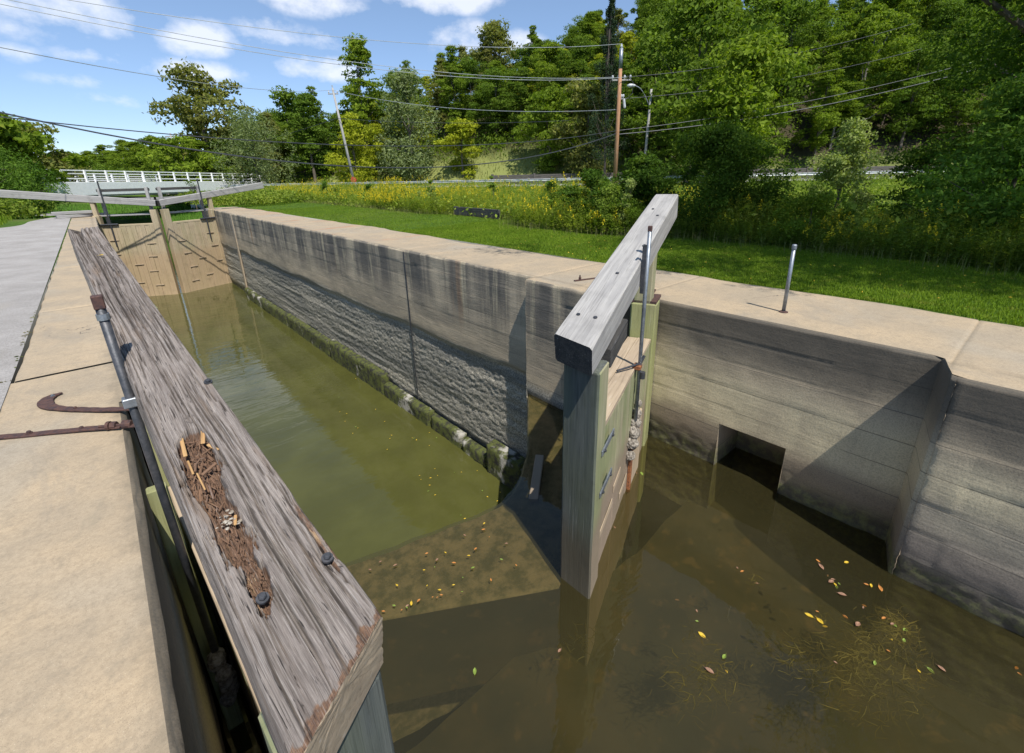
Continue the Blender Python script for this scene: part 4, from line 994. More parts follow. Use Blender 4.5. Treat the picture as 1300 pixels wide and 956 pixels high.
for s_, c_ in zip(LM, lc): s_.fin(s_.mix(s_.rng(s_.noise(s_.n('ShaderNodeTexCoord').outputs['Object'], 60, 3), .4, .7), c_, tuple(q*.6 for q in c_)), .6)
lms = [leaf_mesh('fallen_leaf', None, s_.m) for s_ in LM]
def ray_z(u, v, z_): r = CM @ _n([u-_cx, v-_cy, _f]); t = (z_-EYE)/r[2]; return np.array([0, 0, EYE])+t*r
def put_leaf(x, y, z_, k, sc_, label, grp, rz=None):
    label = label.replace('COL', ('yellow', 'orange', 'green', 'brown')[k]); o = bpy.data.objects.new('fallen_leaf', lms[k]); COL.objects.link(o); o.location = (x, y, z_); o.scale = (sc_,)*3
    o.rotation_euler = (R3.uniform(-.15, .15), R3.uniform(-.15, .15), R3.uniform(0, 6.28) if rz is None else rz); tag(o, label, 'leaf', grp); return o
put_leaf(*bp_(3.62, .01, .008), 0, .75, 'single yellow leaf on the worn weathered beam', 'fallen leaves by the lock')
LU = 'small COL fallen leaf floating on the brown water '
pts = [(934,720),(944,724),(962,738),(1040,712),(1044,718),(1050,728),(1056,735),(1060,742),(1064,746),(1055,738),(1066,740),(1070,756),(1074,716),(1100,740),(1106,742),(1118,748),(1098,766),(1036,775),(1028,782),(1040,790),(1048,795),(1130,783),(1133,790),(1137,795),(1072,781),(1120,783),(1090,792),(1146,812),(1132,810),(1196,850),(1112,842),(1165,852),(920,832),(886,777),(884,788),(712,826),(892,806),(1126,828),(1290,846),(1296,856),(1060,840),(1180,848),(900,853),(922,850),
       (807,600),(813,603),(795,612),(782,668),(602,852),(1150,798),(1098,770),(858,760)]
for (u, v) in pts:
    q = ray_z(u+R3.uniform(-2, 2), v+R3.uniform(-2, 2), -2.092); put_leaf(q[0], q[1], -2.096+R3.uniform(-.010, .006), R3.choice([0, 0, 1, 3, 3, 2]), R3.choice([.5, .7, .8, 1.0, 1.25]), LU+('beside the closed gate leaf' if u < 830 else 'between the gate and the waterweed' if u < 1000 else 'at the wall foot below the buttress' if v < 765 and u < 1240 else 'near the right edge' if u > 1240 else 'among the waterweed'), 'leaves on the shallow water')
pts = [(486,714),(500,718),(540,702),(548,720),(520,771),(514,769),(560,749),(545,744),(556,711),(576,715),(597,707),(600,698),(612,671),(616,664),(622,738),(585,733),(640,712),(655,718),(490,776),(498,770),(530,762),(552,757),(590,752),(640,690),(568,700),(535,725),(508,742),(470,722),(590,680),(625,682),(574,745),(604,722),(520,768),(510,773),(560,756),(547,758)]
for (u, v) in pts:
    q = ray_z(u+R3.uniform(-4, 4), v+R3.uniform(-2, 2), -2.092); put_leaf(q[0], q[1], -2.088, R3.choice([0, 0, 1, 1, 2, 3]), R3.choice([.35, .5, .6, .8]), 'small COL fallen leaf '+('along the edge of' if v > 747 else 'above the middle of' if v > 705 else 'above the far side of')+' the submerged sill', 'leaves over the sill')
for i in range(46):
    u = R3.uniform(430, 640); v = 470+(u-430)*.75+R3.uniform(-30, 70); q = ray_z(u, v, -4.39)
    if q[1] < 4.6 or q[0] > 5: continue
    put_leaf(q[0], q[1], -4.388, R3.choice([0, 0, 2]), R3.uniform(.5, .9), 'tiny yellow leaf on the green chamber water', 'leaves on the chamber water')
# green leaf litter in the joint, as loose crumbs
mb = MB()
for i in range(50):
    y = R3.uniform(5.9, 9) if i > 14 else 5.82; x = -.95+R3.gauss(0, .012) if i > 14 else R3.uniform(-1.2, -.93); d_ = R3.uniform(0, 6.28); l_ = R3.uniform(.01, .025)
    a = np.array([math.cos(d_), math.sin(d_), 0])*l_; b = np.cross(Z3, a)*.5; c = np.array([x, y, .012]); quad(mb, c-a, c-b+Z3*.006, c+a, c+b+Z3*.004)
M['crumbs'] = m_leaf('joint_weeds', (.08, .11, .02), (.14, .09, .03), trans=.1, obj_rand=False)
tag(mb.build('joint_weeds', M['crumbs']), 'tiny weeds and leaf crumbs along the edge of the towpath', 'weeds', kind='stuff')
# drowned waterweed, thin strands near the surface
mb = MB(); 
for (u, v, n_st, sp_) in ((1110, 845, 1600, .20), (1140, 800, 500, .11), (1020, 835, 180, .12), (905, 860, 400, .14), (870, 855, 60, .12), (1050, 780, 30, .08), (1160, 850, 80, .15), (960, 738, 25, .05), (885, 800, 35, .07), (740, 815, 40, .10)):
    c0 = ray_z(u, v, -2.1)
    for i in range(n_st):
        x = c0[0]+R3.gauss(0, sp_); y = c0[1]+R3.gauss(0, sp_*.6); an_ = R3.gauss(2.4, .9); l_ = R3.uniform(.04, .15); zz = -2.103+R3.uniform(-.018, .006)
        d_ = np.array([math.cos(an_), math.sin(an_), 0]); s2 = np.array([-d_[1], d_[0], 0])*.0028; m_ = d_*l_*.5+np.array([-d_[1], d_[0], 0])*R3.uniform(-.02, .02)
        c = np.array([x, y, zz]); e = c+d_*l_; 
        mb.add([c-s2, c+s2, c+m_+s2, c+m_-s2, e, ], [(0, 1, 2, 3), (3, 2, 4)])
M['weedw'] = m_leaf('waterweed', (.045, .038, .012), (.085, .068, .018), (.03, .026, .01), trans=.1, scl=3, obj_rand=False)
tag(mb.build('waterweed', M['weedw']), 'brown waterweed drifting just under the shallow water', 'waterweed', kind='stuff')

# ------------------------------------------------------------------ bridge beyond the lower gates
M['whitepaint'] = m_plain('white_painted_concrete', (.90, .90, .90), (.82, .83, .84), 2.5, .7, .3)
M['greyconc'] = m_plain('grey_concrete', (.30, .30, .30), (.20, .20, .20), 2, .9, .2)
BR = thing('road_bridge', (5, 66, 1.0), 'long white road bridge with open railings across the canal', 'bridge'); BR['kind'] = 'thing'
Pa = np.array([-21.5, 38.2, 3.25-1.05]); Pb_ = np.array([25.6, 90.5, 2.35-1.05]); bd = Pb_-Pa; bl = np.linalg.norm(bd); bx_ = bd/bl; by_ = _n(np.cross(Z3, bx_))   # by_ away from camera
mb = MB(); mb.box(Pa-Z3*.60, bd, by_*.35, Z3*1.20, .02); mb.build('near_girder', M['whitepaint'], BR)
mb = MB(); mb.box(Pa+by_*3.8-Z3*.12, bd, by_*7.2, Z3*.22, .02); mb.build('deck', M['greyconc'], BR)
mb = MB(); mb.box(Pa+by_*7.6-Z3*.45, bd, by_*.35, Z3*.90, .02); mb.build('far_girder', M['whitepaint'], BR)
mb = MB(); mb.box(Pa+by_*.06-Z3*1.28, bd, by_*.4, Z3*.14, .02); mb.build('bearing_beam', M['greyconc'], BR)
for side_, zt in ((0.0, 1), (7.6, 1)):
    for (h, t_) in ((1.02, .10), (.74, .09), (.30, .10)):
        mb = MB(); mb.box(Pa+by_*side_+Z3*h, bd, by_*.09, Z3*t_, .01); mb.build('rail', M['whitepaint'], BR)
    for i in range(int(bl/2.4)):
        mb = MB(); q = Pa+by_*(side_-.06)+bx_*(1.0+i*2.4); mb.box(q-Z3*.12, Z3*(1.20 if True else 1), bx_*.17, by_*.16, .01); mb.build('rail_post', M['whitepaint'], BR)
for t_, wd_ in ((.765, 1.5),):
    mb = MB(); q = Pa+bd*t_+by_*3.8; n = 24; ring_ = []
    for k in range(n):
        an_ = 2*math.pi*k/n; rx = 3.4 if math.cos(an_) > 0 else 3.4; ring_.append(bx_*math.sin(an_)*wd_*.5+by_*(np.sign(math.cos(an_))*.8+math.cos(an_)*wd_*.5))
    V = [q+r_-Z3*5.6 for r_ in ring_]+[q+r_-Z3*1.0 for r_ in ring_]; mb.add(V, [(k, (k+1) % n, n+(k+1) % n, n+k) for k in range(n)]); mb.build('pier', M['whitepaint'], BR)
# distant small mooring-sign post on the rail at its right end left out: unreadable

# ------------------------------------------------------------------ guard rail, retaining walls, poles
M['railsteel'] = m_metal('guardrail_steel', (.52, .54, .56), (.40, .42, .44), .5, .3, 2)
GRd = thing('guard_rail', (41, 38, RZ), 'long galvanised guard rail on posts along the road behind the weeds', 'guard rail'); GRd['kind'] = 'thing'
ir = [i for i in range(len(RC)) if 12 < RC[i][0] < 84]
P_ = RC[ir]-RNm[ir]*4.9; V = []
prof = [(0, .80), (-.05, .76), (0, .71), (0, .66), (-.05, .60), (0, .54)]
for (x, y), nn_ in zip(P_, RNm[ir]):
    for (o_, h) in prof: V.append((x+nn_[0]*o_, y+nn_[1]*o_, RZ+h))
    for (o_, h) in prof[::-1]: V.append((x+nn_[0]*(o_+.012), y+nn_[1]*(o_+.012), RZ+h))
nf = len(prof)*2; F = []
for i in range(len(P_)-1):
    for k in range(nf): F.append((i*nf+k, i*nf+(k+1) % nf, (i+1)*nf+(k+1) % nf, (i+1)*nf+k))
mk('rail', np.array(V), F, M['railsteel'], GRd)
M['postwood2'] = m_plain('grey_timber_post', (.38, .36, .32), (.25, .23, .2), 5, .9, .2)
for i in range(0, len(P_), 1):
    if i % 2: continue
    mb = MB(); q = np.array([*(P_[i]+RNm[ir][i]*.13), RZ-.3]); mb.box(q, Z3*1.18, (.17, 0, 0), (0, .2, 0), .01); mb.build('rail_post', M['postwood2'], GRd)
M['sleeper'] = m_wood('retaining_sleepers', (.16, .145, .13), (.09, .08, .075), (.04, .035, .03), bs=.3)
def ret_wall(i0, i1, h, lab):
    pts_ = RC[i0:i1]+RNm[i0:i1]*5.6; t = thing('retaining_wall', (*pts_[0], RZ), lab, 'retaining wall', 'low retaining walls behind the road'); t['kind'] = 'thing'
    for a, b in zip(range(0, len(pts_)-3, 3), range(3, len(pts_), 3)):
        A_ = np.array([*pts_[a], RZ]); B_ = np.array([*pts_[b], RZ]); dv = (B_-A_); 
        mb = MB()
        for k in range(int(h/.24)): mb.box(A_+Z3*(.13+k*.24)+dv*.01, dv*.98, np.array([-dv[1], dv[0], 0])/np.linalg.norm(dv)*(.22-.02*(k % 2)), Z3*.23, .015)
        mb.box(A_+Z3*-.1, Z3*(h+.15), _n(dv)*.22, np.cross(Z3, _n(dv))*.34, .015)
        mb.build('panel', M['sleeper'], t)
def nearest_i(x, y): return int(np.argmin(np.hypot(RC[:, 0]-x, RC[:, 1]-y)))
ia, ib, ic, id_ = nearest_i(36, 47), nearest_i(47, 31), nearest_i(53, 25), nearest_i(75, 4)
ret_wall(ia, ib, 1.3, 'dark sleeper retaining wall behind the road by the rust red pole')
ret_wall(ic, id_, 1.3, 'dark sleeper retaining wall behind the road on the shaded right side')

M['polebrown'] = m_wood('rust_brown_pole', (.50, .27, .15), (.38, .20, .11), (.2, .11, .07), fine=.3, bs=.3)
M['polegrey'] = m_wood('pale_grey_pole', (.42, .41, .40), (.32, .31, .30), (.2, .19, .18), fine=.3, bs=.3)
M['porcelain'] = m_plain('porcelain', (.62, .64, .66), (.45, .47, .5), 5, .3, .5)
def at_dist(u, v, D): r = wray(u, v); k = D/math.hypot(r[0], r[1]); return np.array([0, 0, EYE])+r*k
def pole(u, v, D, lab, m, r0=.16, lean=(0, 0)):
    top = at_dist(u, v, D); base = np.array([top[0]-lean[0], top[1]-lean[1], float(gz(top[0], top[1]))-.3])
    t = thing('utility_pole', base, lab, 'utility pole', 'poles carrying the wires'); mb = MB(); mb.tube([base, base*.5+top*.5, top], [r0, r0*.86, r0*.68], 12); mb.build('pole', m, t, True)
    return t, base, top
UP, ub, ut = pole(789, 62, 44, 'tall rust brown utility pole with insulators before the wooded hill', M['polebrown'], .19)
mb = MB(); mb.tube([ut-Z3*1.4, ut+Z3*.05], .145, 12); mb.build('metal_sleeve', M['steel'], UP, True)
dR = np.array([_n([1, -.8, 0])[0], _n([1, -.8, 0])[1], 0])
for h, L_ in ((-2.2, 1.6), (-3.6, .5)):
    mb = MB(); mb.box(ut+Z3*h-dR*L_/2+np.array([.2, 0, 0]), dR*L_, np.cross(Z3, dR)*.1, Z3*.12, .01); cr = mb.build('crossarm', M['polegrey'], UP)
    for k in (-1, -.35, .35, 1):
        q = ut+Z3*(h+.06)+dR*L_*.46*k+np.array([.2, 0, 0]); mb = MB(); mb.tube([q, q+Z3*.08, q+Z3*.12, q+Z3*.26, q+Z3*.30], [.02, .05, .08, .08, .03], 8); mb.build('insulator', M['porcelain'], cr)
mb = MB(); mb.tube([ut+Z3*.05, ut+Z3*.14, ut+Z3*.2, ut+Z3*.36], [.03, .09, .09, .03], 8); mb.build('insulator', M['porcelain'], UP)
mb = MB(); q = ut+Z3*-1.9; mb.tube([q+dR*.6, q+dR*1.1-Z3*.5, q+dR*1.1-Z3*1.3, q+dR*.3-Z3*2.0], .02, 6); mb.build('jumper_cable', M['darkiron'], UP)
mb = MB(); mb.tube([ut-Z3*3.6+dR*.4, ut-Z3*4.2+dR*.5, ut-Z3*4.3+dR*.5], [.1, .11, .08], 10); mb.build('fuse_can', M['porcelain'], UP)
LP, lb, lt = pole(827, 113, 56, 'pale leaning street lamp pole beside the rust brown pole', M['polegrey'], .16, (-.35, -.5)); LP.name = 'street_lamp'; LP['category'] = 'street lamp'
del LP['group']
h0 = lt-Z3*1.6; dl = -dR; pts_ = [h0+dl*.1, h0+dl*.6+Z3*1.0, h0+dl*1.2+Z3*1.75, h0+dl*1.8+Z3*1.95]
mb = MB(); mb.tube(smooth_poly(np.array(pts_), 2), .045, 8); mb.build('arm', M['steel'], LP, True)
mb = MB(); e = pts_[-1]; mb.tube([e-dl*.1, e+dl*.15, e+dl*.5, e+dl*.75], [.08, .17, .18, .06], 12); mb.build('lamp_head', M['porcelain'], LP, True)
P3, b3, t3 = pole(422, 112, 65, 'pale grey utility pole rising among the trees left of centre', M['polegrey'], .17, (-1.0, .6))
mb = MB(); dq = _n(np.array([-.5, .9, 0])); mb.box(t3-Z3*.6-dR*.6, dR*1.2, np.cross(Z3, dR)*.1, Z3*.12, .01); cr = mb.build('crossarm', M['polegrey'], P3)
for k in (-1, 1):
    q = t3-Z3*.54+dR*.5*k; mb = MB(); mb.tube([q, q+Z3*.15, q+Z3*.3], [.03, .09, .05], 8); mb.build('insulator', M['porcelain'], cr)
mb = MB(); mb.tube([t3, t3+Z3*.3], [.05, .08], 8); mb.build('insulator', M['porcelain'], P3)
qs = t3*.12+b3*.88; mb = MB(); sd_ = _n(np.array([-qs[0], -qs[1], 0])); mb.tube([qs+sd_*.18, qs+sd_*.2], .36, 8); M['redsign'] = m_plain('red_sign', (.45, .03, .04), (.38, .03, .04), 3, .6, .3)
mb.build('sign_plate', M['redsign'], P3)
P4, b4, t4 = pole(216, 169, 125, 'farther small pole with crossarm standing over the bridge', M['polegrey'], .2)
P5, b5, t5 = pole(185, 184, 150, 'farthest small pole with crossarm standing over the bridge', M['polegrey'], .22)
for P__, tt in ((P4, t4), (P5, t5)):
    mb = MB(); mb.box(tt-Z3*.6-dR*1.2, dR*2.4, np.cross(Z3, dR)*.15, Z3*.2, .01); mb.build('crossarm', M['polegrey'], P__)
def wire(A, B, sag, lab, grp, r_=.02, m='railsteel'):
    A = np.array(A); B = np.array(B); n = 28; pts_ = [A*(1-t)+B*t-Z3*sag*4*t*(1-t) for t in np.linspace(0, 1, n)]
    mb = MB(); mb.tube(pts_, r_, 5); o = mb.build('overhead_wire', M[m], None, loc=tuple(A)); tag(o, lab, 'wire', grp); return o
# the off-frame pole to the left, where the spans over the lock end
WG = 'overhead wires spanning the lock'
L0 = lambda u, v, D=26: at_dist(u, v, D)
M['blackwire'] = M['darkiron']
wire(ut+Z3*.35, L0(40, -8, 30), .9, 'topmost thin pale wire crossing the sky from the brown pole', WG, .016)
wire(ut-Z3*2.0+dR*-.5, L0(-25, -8, 30), 1.0, 'thin pale wire just below the topmost one', WG, .016)
wire(ut-Z3*2.0+dR*.6, L0(-60, -8, 30), 1.2, 'thin pale wire lowest of the three fixed to the crossarm', WG, .016)
wire(ut-Z3*4.4, t3+Z3*-.2, .9, 'pale wire between the brown pole and the grey pole', WG, .02)
wire(t3+Z3*-.2, L0(-40, 52, 30), .7, 'pale wire running from the grey pole up to the left edge', WG, .018)
wire(ut-Z3*6.2, L0(-60, 129, 30), 2.6, 'thick dark sagging cable, lowest across the sky', WG, .035, 'blackwire')
wire(at_dist(722, 153, 48), t3-Z3*3.2, .35, 'thin black wire joined to the dark cable right of the grey pole', WG, .02, 'blackwire')
wire(ut-Z3*6.0, L0(-60, 141, 30), 1.25, 'dark cable sagging slightly above the lowest one', WG, .024, 'blackwire')
wire(t3-Z3*3.2, b4*.55+t4*.45, .8, 'dark cable from the grey pole down towards the bridge', WG, .03, 'blackwire')
E_ = [at_dist(1160, 30, 60), at_dist(1170, 62, 60), at_dist(1250, 75, 60), at_dist(1250, 85, 60)]
wire(ut-Z3*2.0+dR*.7, E_[0], .6, 'upper dark wire running right from the brown pole', WG, .018, 'blackwire')
wire(ut-Z3*3.6, E_[1], .6, 'second dark wire running right from the brown pole', WG, .018, 'blackwire')
wire(ut-Z3*6.0, E_[2], .6, 'third dark wire running right past the street lamp', WG, .022, 'blackwire')
wire(ut-Z3*6.3, E_[3], .7, 'lowest dark wire running right past the street lamp', WG, .03, 'blackwire')

# ------------------------------------------------------------------ foliage
def quads(C, N, size, asp, rng, tilt=.6):
    """leaf cards at C facing roughly N"""
    n = len(C); r = rng.normal(size=(n, 3)); nn = N*(1-tilt)+r*tilt; nn /= np.linalg.norm(nn, axis=1)[:, None]
    a = rng.normal(size=(n, 3)); t = np.cross(nn, a); t /= np.linalg.norm(t, axis=1)[:, None]; b = np.cross(nn, t)
    s_ = (size*rng.uniform(.6, 1.3, n))[:, None] if np.isscalar(size) else (size*rng.uniform(.7, 1.2, n))[:, None]
    T = t*s_; B = b*s_*asp
    V = np.stack([C-T, C-B*.9+T*.1, C+T, C+B*.9+T*.1], 1).reshape(-1, 3)
    return V, np.arange(4*n).reshape(n, 4)
def clumps(rng, H, R, nc, base, shape='round'):
    """clump centres for a crown: H total height, R radius, base height of the crown"""
    out_ = []
    while len(out_) < nc:
        h = rng.uniform(0, 1); an_ = rng.uniform(0, 6.283); q = rng.uniform(0, 1)**.45
        if shape == 'round': pr = math.sin(math.pi*min(1, .12+.88*h))**.6
        elif shape == 'tall': pr = (math.sin(math.pi*(.15+.85*h)))**.8*(1-.25*h)
        elif shape == 'cone': pr = (1-h)*.95+.04
        elif shape == 'bush': pr = math.sqrt(max(0, 1-h*h))
        lob = .78+.34*math.sin(an_*3+h*7+nc)+.18*math.sin(an_*5-h*11)
        out_.append((math.cos(an_)*R*pr*q*lob, math.sin(an_)*R*pr*q*lob, base+(H-base)*h))
    return np.array(out_)
def crown_mesh(seed, H, R, nc, nl, base, leaf, shape='round', cr=None, droop=0, asp=.6, flat=.75):
    rng = np.random.default_rng(seed); cc = clumps(rng, H, R, nc, base, shape); cr = cr or R*.30
    rad = cr*rng.uniform(.6, 1.25, nc); 
    if shape == 'cone': rad *= np.clip(1.25-(cc[:, 2]-base)/(H-base), .25, 1)
    idx = rng.integers(0, nc, nl); d = rng.normal(size=(nl, 3)); d /= np.linalg.norm(d, axis=1)[:, None]
    d[:, 2] = np.abs(d[:, 2])*.9*np.sign(d[:, 2]+.45) 
    rr = rad[idx]*rng.uniform(.35, 1, nl)**.5*(1+.25*rng.normal(size=nl)*.5)
    C = cc[idx]+d*rr[:, None]*np.array([1, 1, flat]); 
    if droop: C[:, 2] -= droop*rng.uniform(0, 1, nl)**2*cr*3
    N = d*.8+np.array([0, 0, .6]); 
    V, F = quads(C, N, leaf, asp, rng, .5)
    return V, F, cc
def trunk_mesh(cc, H, r0, seed, nlimb=9, top=.8):
    RR = random.Random(seed); mb = MB(); k = [np.array([0, 0, -.6])]; x = y = 0
    for i in range(1, 8): x += RR.gauss(0, .02*H*.5); y += RR.gauss(0, .02*H*.5); k.append(np.array([x*.5, y*.5, H*top*i/7]))
    mb.tube(k, [r0*(1.25 if i == 0 else 1-.11*i) for i in range(8)], 8)
    sel = sorted(range(len(cc)), key=lambda i: RR.random())[:nlimb]
    for i in sel:
        e = cc[i]; hz_ = min(max(e[2]*.62, H*.15), H*top*.95); j = hz_/(H*top)*7; j0 = int(min(6, j)); s_ = k[j0]+(k[j0+1]-k[j0])*(j-j0); m_ = (s_+e)/2+np.array([0, 0, -.04*H*RR.random()])
        mb.tube([s_, m_, e], [r0*.38, r0*.24, r0*.08], 5)
    return mb
M['bark'] = m_wood('tree_bark', (.17, .14, .11), (.10, .085, .07), (.05, .04, .035), fine=.2, bs=.8)
M['bark2'] = m_wood('pale_bark', (.30, .28, .24), (.2, .18, .16), (.09, .08, .07), fine=.2, bs=.8)
M['lf_mid'] = m_leaf('leaf_mid', (.095, .150, .016), (.150, .210, .022), (.20, .24, .028))
M['lf_dark'] = m_leaf('leaf_dark', (.070, .122, .016), (.110, .165, .022))
M['lf_yel'] = m_leaf('leaf_yellowish', (.21, .25, .020), (.28, .29, .028))
M['lf_olive'] = m_leaf('leaf_olive', (.12, .145, .040), (.16, .17, .05), (.20, .17, .06))
M['lf_grey'] = m_leaf('leaf_willow', (.13, .17, .075), (.17, .21, .10))
M['lf_near'] = m_leaf('leaf_near_dark', (.038, .080, .010), (.062, .108, .014), (.09, .14, .018), trans=.35)
M['lf_bright'] = m_leaf('leaf_bright', (.07, .14, .02), (.11, .18, .03), trans=.35)
M['lf_spruce'] = m_leaf('needle_dark', (.020, .040, .020), (.032, .055, .026), trans=.1)
def mesh_only(V, F, m, name):
    o = mk(name, V, F, m); me = o.data; bpy.data.objects.remove(o); return me
PROT = []
specs = [('round', 14, 5.0, 46, 5200, 2.6, .30, 'lf_mid', 0), ('round', 12, 4.6, 38, 4600, 1.8, .29, 'lf_dark', 0), ('tall', 16, 3.8, 44, 5200, 2.2, .28, 'lf_mid', 0), ('round', 11, 4.6, 36, 4600, 1.2, .28, 'lf_yel', 0),
         ('tall', 14, 4.2, 40, 4800, 2.0, .28, 'lf_olive', 0), ('round', 15, 5.6, 52, 5600, 3.0, .31, 'lf_dark', 0), ('round', 10, 4.6, 34, 4400, 1.0, .27, 'lf_mid', 0)]
for i, (shp, H, R, nc, nl, base, lfz, mt, dr_) in enumerate(specs):
    V, F, cc = crown_mesh(100+i, H, R, int(nc*1.3), int(nl*3.4), base, lfz*.56, shp, cr=R*.25, droop=dr_)
    tb_ = trunk_mesh(cc, H, .24, 100+i, 7)
    tm = tb_.build('trunk', M['bark' if i % 3 else 'bark2']); tme = tm.data; bpy.data.objects.remove(tm)
    PROT.append((mesh_only(V, F, M[mt], 'crown'), tme, H))
def place(k, x, y, sc_, rz, label, grp=None, cat='tree', name='tree', z=None, sxy=None):
    z = float(gz(x, y)) if z is None else z
    t = thing(name, (x, y, z-.15), label, cat, grp); sx = sxy or sc_
    for nm, me in ((('trunk' if cat == 'tree' else 'stems'), PROT[k][1]), ('crown', PROT[k][0])):
        o = bpy.data.objects.new(nm, me); COL.objects.link(o); o.parent = t; o.scale = (sx, sx, sc_); o.rotation_euler = (0, 0, rz)
    return t
RT_ = random.Random(33)
def by_px(u, v, D): r = wray(u, v); k = D/math.hypot(r[0], r[1]); return r[0]*k, r[1]*k
def ht_px(u, vtop, D, x, y): r = wray(u, vtop); k = D/math.hypot(r[0], r[1]); return EYE+r[2]*k-float(gz(x, y))
def PXU(x, y):
    c = CM.T @ np.array([x, y, 6.0]); return c[0]/c[2]*_f+_cx
# wooded hillside: rows of trees behind the road
HG = 'trees covering the hillside behind the road'
cnt = 0
KL = ['tall mid green broadleaf tree on the wooded hillside', 'dark dense broadleaf tree on the wooded hillside', 'narrow upright green tree on the wooded hillside', 'yellow green tree glowing on the wooded hillside', 'olive leaved upright tree on the wooded hillside', 'broad dark crowned tree on the wooded hillside', 'low spreading green tree on the wooded hillside']
for off_, st in ((12, 4.5), (17, 5), (23, 5.5), (30, 6.5), (38, 7.5), (48, 8.5), (60, 10)):
    acc = 0
    for i in range(len(RC)):
        acc += 2.0
        if acc < st: continue
        acc = 0
        x, y = RC[i]+RNm[i]*(off_+RT_.uniform(-2.2, 2.2))+np.array([RT_.uniform(-1.5, 1.5), RT_.uniform(-1.5, 1.5)])
        az_ = math.degrees(math.atan2(x, y))
        if not (12 < az_ < 100): continue
        if off_ < 14 and 28 < az_ < 50: continue           # open mown bank left of the pole
        right = az_ > 56
        k = RT_.choice([0, 1, 2, 5, 6, 4] if not right else [1, 5, 1, 0, 5, 2])
        if not right and RT_.random() < .20: k = 3
        s_ = RT_.uniform(.75, 1.1)*(1 if right else .82)
        if az_ < 22: s_ *= .8
        if off_ < 16: s_ *= .75
        vt = np.interp(az_, [10, 14, 19, 22, 27, 31, 36, 41, 45, 49, 52, 56], [165, 130, 112, 95, 92, 60, 52, 50, 45, 28, 20, -60])+RT_.uniform(-14, 22)
        tn = math.tan(az_*math.pi/180)
        uu = PXU(x, y); hmax = ht_px(uu, vt, math.hypot(x, y), x, y)
        if hmax < 4: continue
        s_ = min(s_, hmax/PROT[k][2])
        zone = next(n_ for lim, n_ in ((420, 'left of the grey utility pole'), (560, 'right of the grey pole'), (700, 'above the open bank'), (800, 'around the rust brown pole'), (930, 'right of the street lamp'), (1080, 'behind the slender sapling'), (1e9, 'in the far right corner')) if uu < lim)
        row = 'at the foot of' if off_ < 20 else 'halfway up' if off_ < 44 else 'near the top of'
        place(k, x, y, s_, RT_.uniform(0, 6.28), KL[k].replace(' on the wooded hillside', '')+' '+row+' the slope '+zone, HG, sxy=max(s_, .7)); cnt += 1
print('hill trees', cnt)

# undergrowth that clothes the slope between the trunks
def scatter_clumps(n, rng, fx, leaf, per, spread, m, name, label, cat, hgt=(.3, 1.6)):
    P = fx(n, rng); P = P[~np.isnan(P[:, 0])]; n = len(P)
    hh = rng.uniform(*hgt, n); C = np.repeat(P, per, 0); H = np.repeat(hh, per)
    o_ = rng.normal(size=(len(C), 3))*spread; C = C+o_; C[:, 2] = np.repeat(gz(P[:, 0], P[:, 1]), per)+rng.uniform(0, 1, len(C))**.8*H
    V, F = quads(C, np.tile([0, 0, 1.], (len(C), 1))+rng.normal(size=(len(C), 3))*.4, leaf, .6, rng, .5)
    o = mk(name, V, F, m); tag(o, label, cat, kind='stuff'); return o
def slope_pts(lo, hi, a0, a1, dens=None):
    def f(n, rng):
        i = rng.integers(0, len(RC), n); t = rng.uniform(lo, hi, n); P = RC[i]+RNm[i]*t[:, None]+rng.normal(size=(n, 2))*1.0
        az_ = np.degrees(np.arctan2(P[:, 0], P[:, 1])); ok = (az_ > a0) & (az_ < a1)
        if dens is not None: ok &= dens(P[:, 0], P[:, 1], az_, t, rng)
        return np.concatenate([P, np.zeros((n, 1))], 1)[ok]
    return f
opn = lambda x, y, a, t, rng: ~((a > 27) & (a < 50) & (t < 12.5))
scatter_clumps(11000, RNG, slope_pts(9, 60, -5, 105, opn), .20, 16, .55, M['lf_dark'], 'undergrowth', 'dark green undergrowth under the hillside trees', 'undergrowth', (.4, 2.4))
scatter_clumps(3000, RNG, slope_pts(8.5, 20, -20, 60, lambda x, y, a, t, rng: ~((a > 30) & (a < 47) & (t < 14))), .22, 14, .5, M['lf_mid'], 'brush', 'bright brush at the foot of the wooded slope', 'brush', (.3, 1.6))
# rough grass on the sunlit bank behind the road
def blades(P, h, w_, rng, lean=.35):
    n = len(P); an_ = rng.uniform(0, 6.283, n); d = np.stack([np.cos(an_), np.sin(an_), 0*an_], -1); s_ = np.stack([-d[:, 1], d[:, 0], 0*an_], -1)
    hh = (h*rng.uniform(.5, 1.3, n))[:, None]; ww = (w_*rng.uniform(.6, 1.3, n))[:, None]
    l1 = d*hh*lean*rng.uniform(.2, 1, n)[:, None]
    V = np.stack([P-s_*ww, P+s_*ww, P+l1*.35+Z3*hh*.6+s_*ww*.7, P+l1*.35+Z3*hh*.6-s_*ww*.7, P+l1+Z3*hh], 1)
    return V
def blade_mesh(name, P, h, w_, rng, m, lean=.35):
    V = blades(P, h, w_, rng, lean); n = len(V)
    b = np.arange(n)[:, None]*5
    T = np.concatenate([b+np.array([[0, 1, 2]]), b+np.array([[0, 2, 3]]), b+np.array([[3, 2, 4]])], 0)
    return mk(name, V.reshape(-1, 3), T, m)
M['blade'] = m_leaf('lawn_blade', (.10, .165, .014), (.14, .21, .020), (.18, .21, .035), trans=.3, scl=.8, obj_rand=False)
M['dry'] = m_leaf('rough_grass', (.17, .20, .06), (.24, .23, .10), (.12, .16, .04), trans=.3, scl=.3, obj_rand=False)
n = 9000
P = slope_pts(5.8, 19, 22, 60)(n*3, RNG); P[:, 2] = gz(P[:, 0], P[:, 1])
tag(blade_mesh('rough_grass', P, .45, .05, RNG, M['dry']), 'pale rough grass on the sunlit bank behind the road', 'grass', kind='stuff')

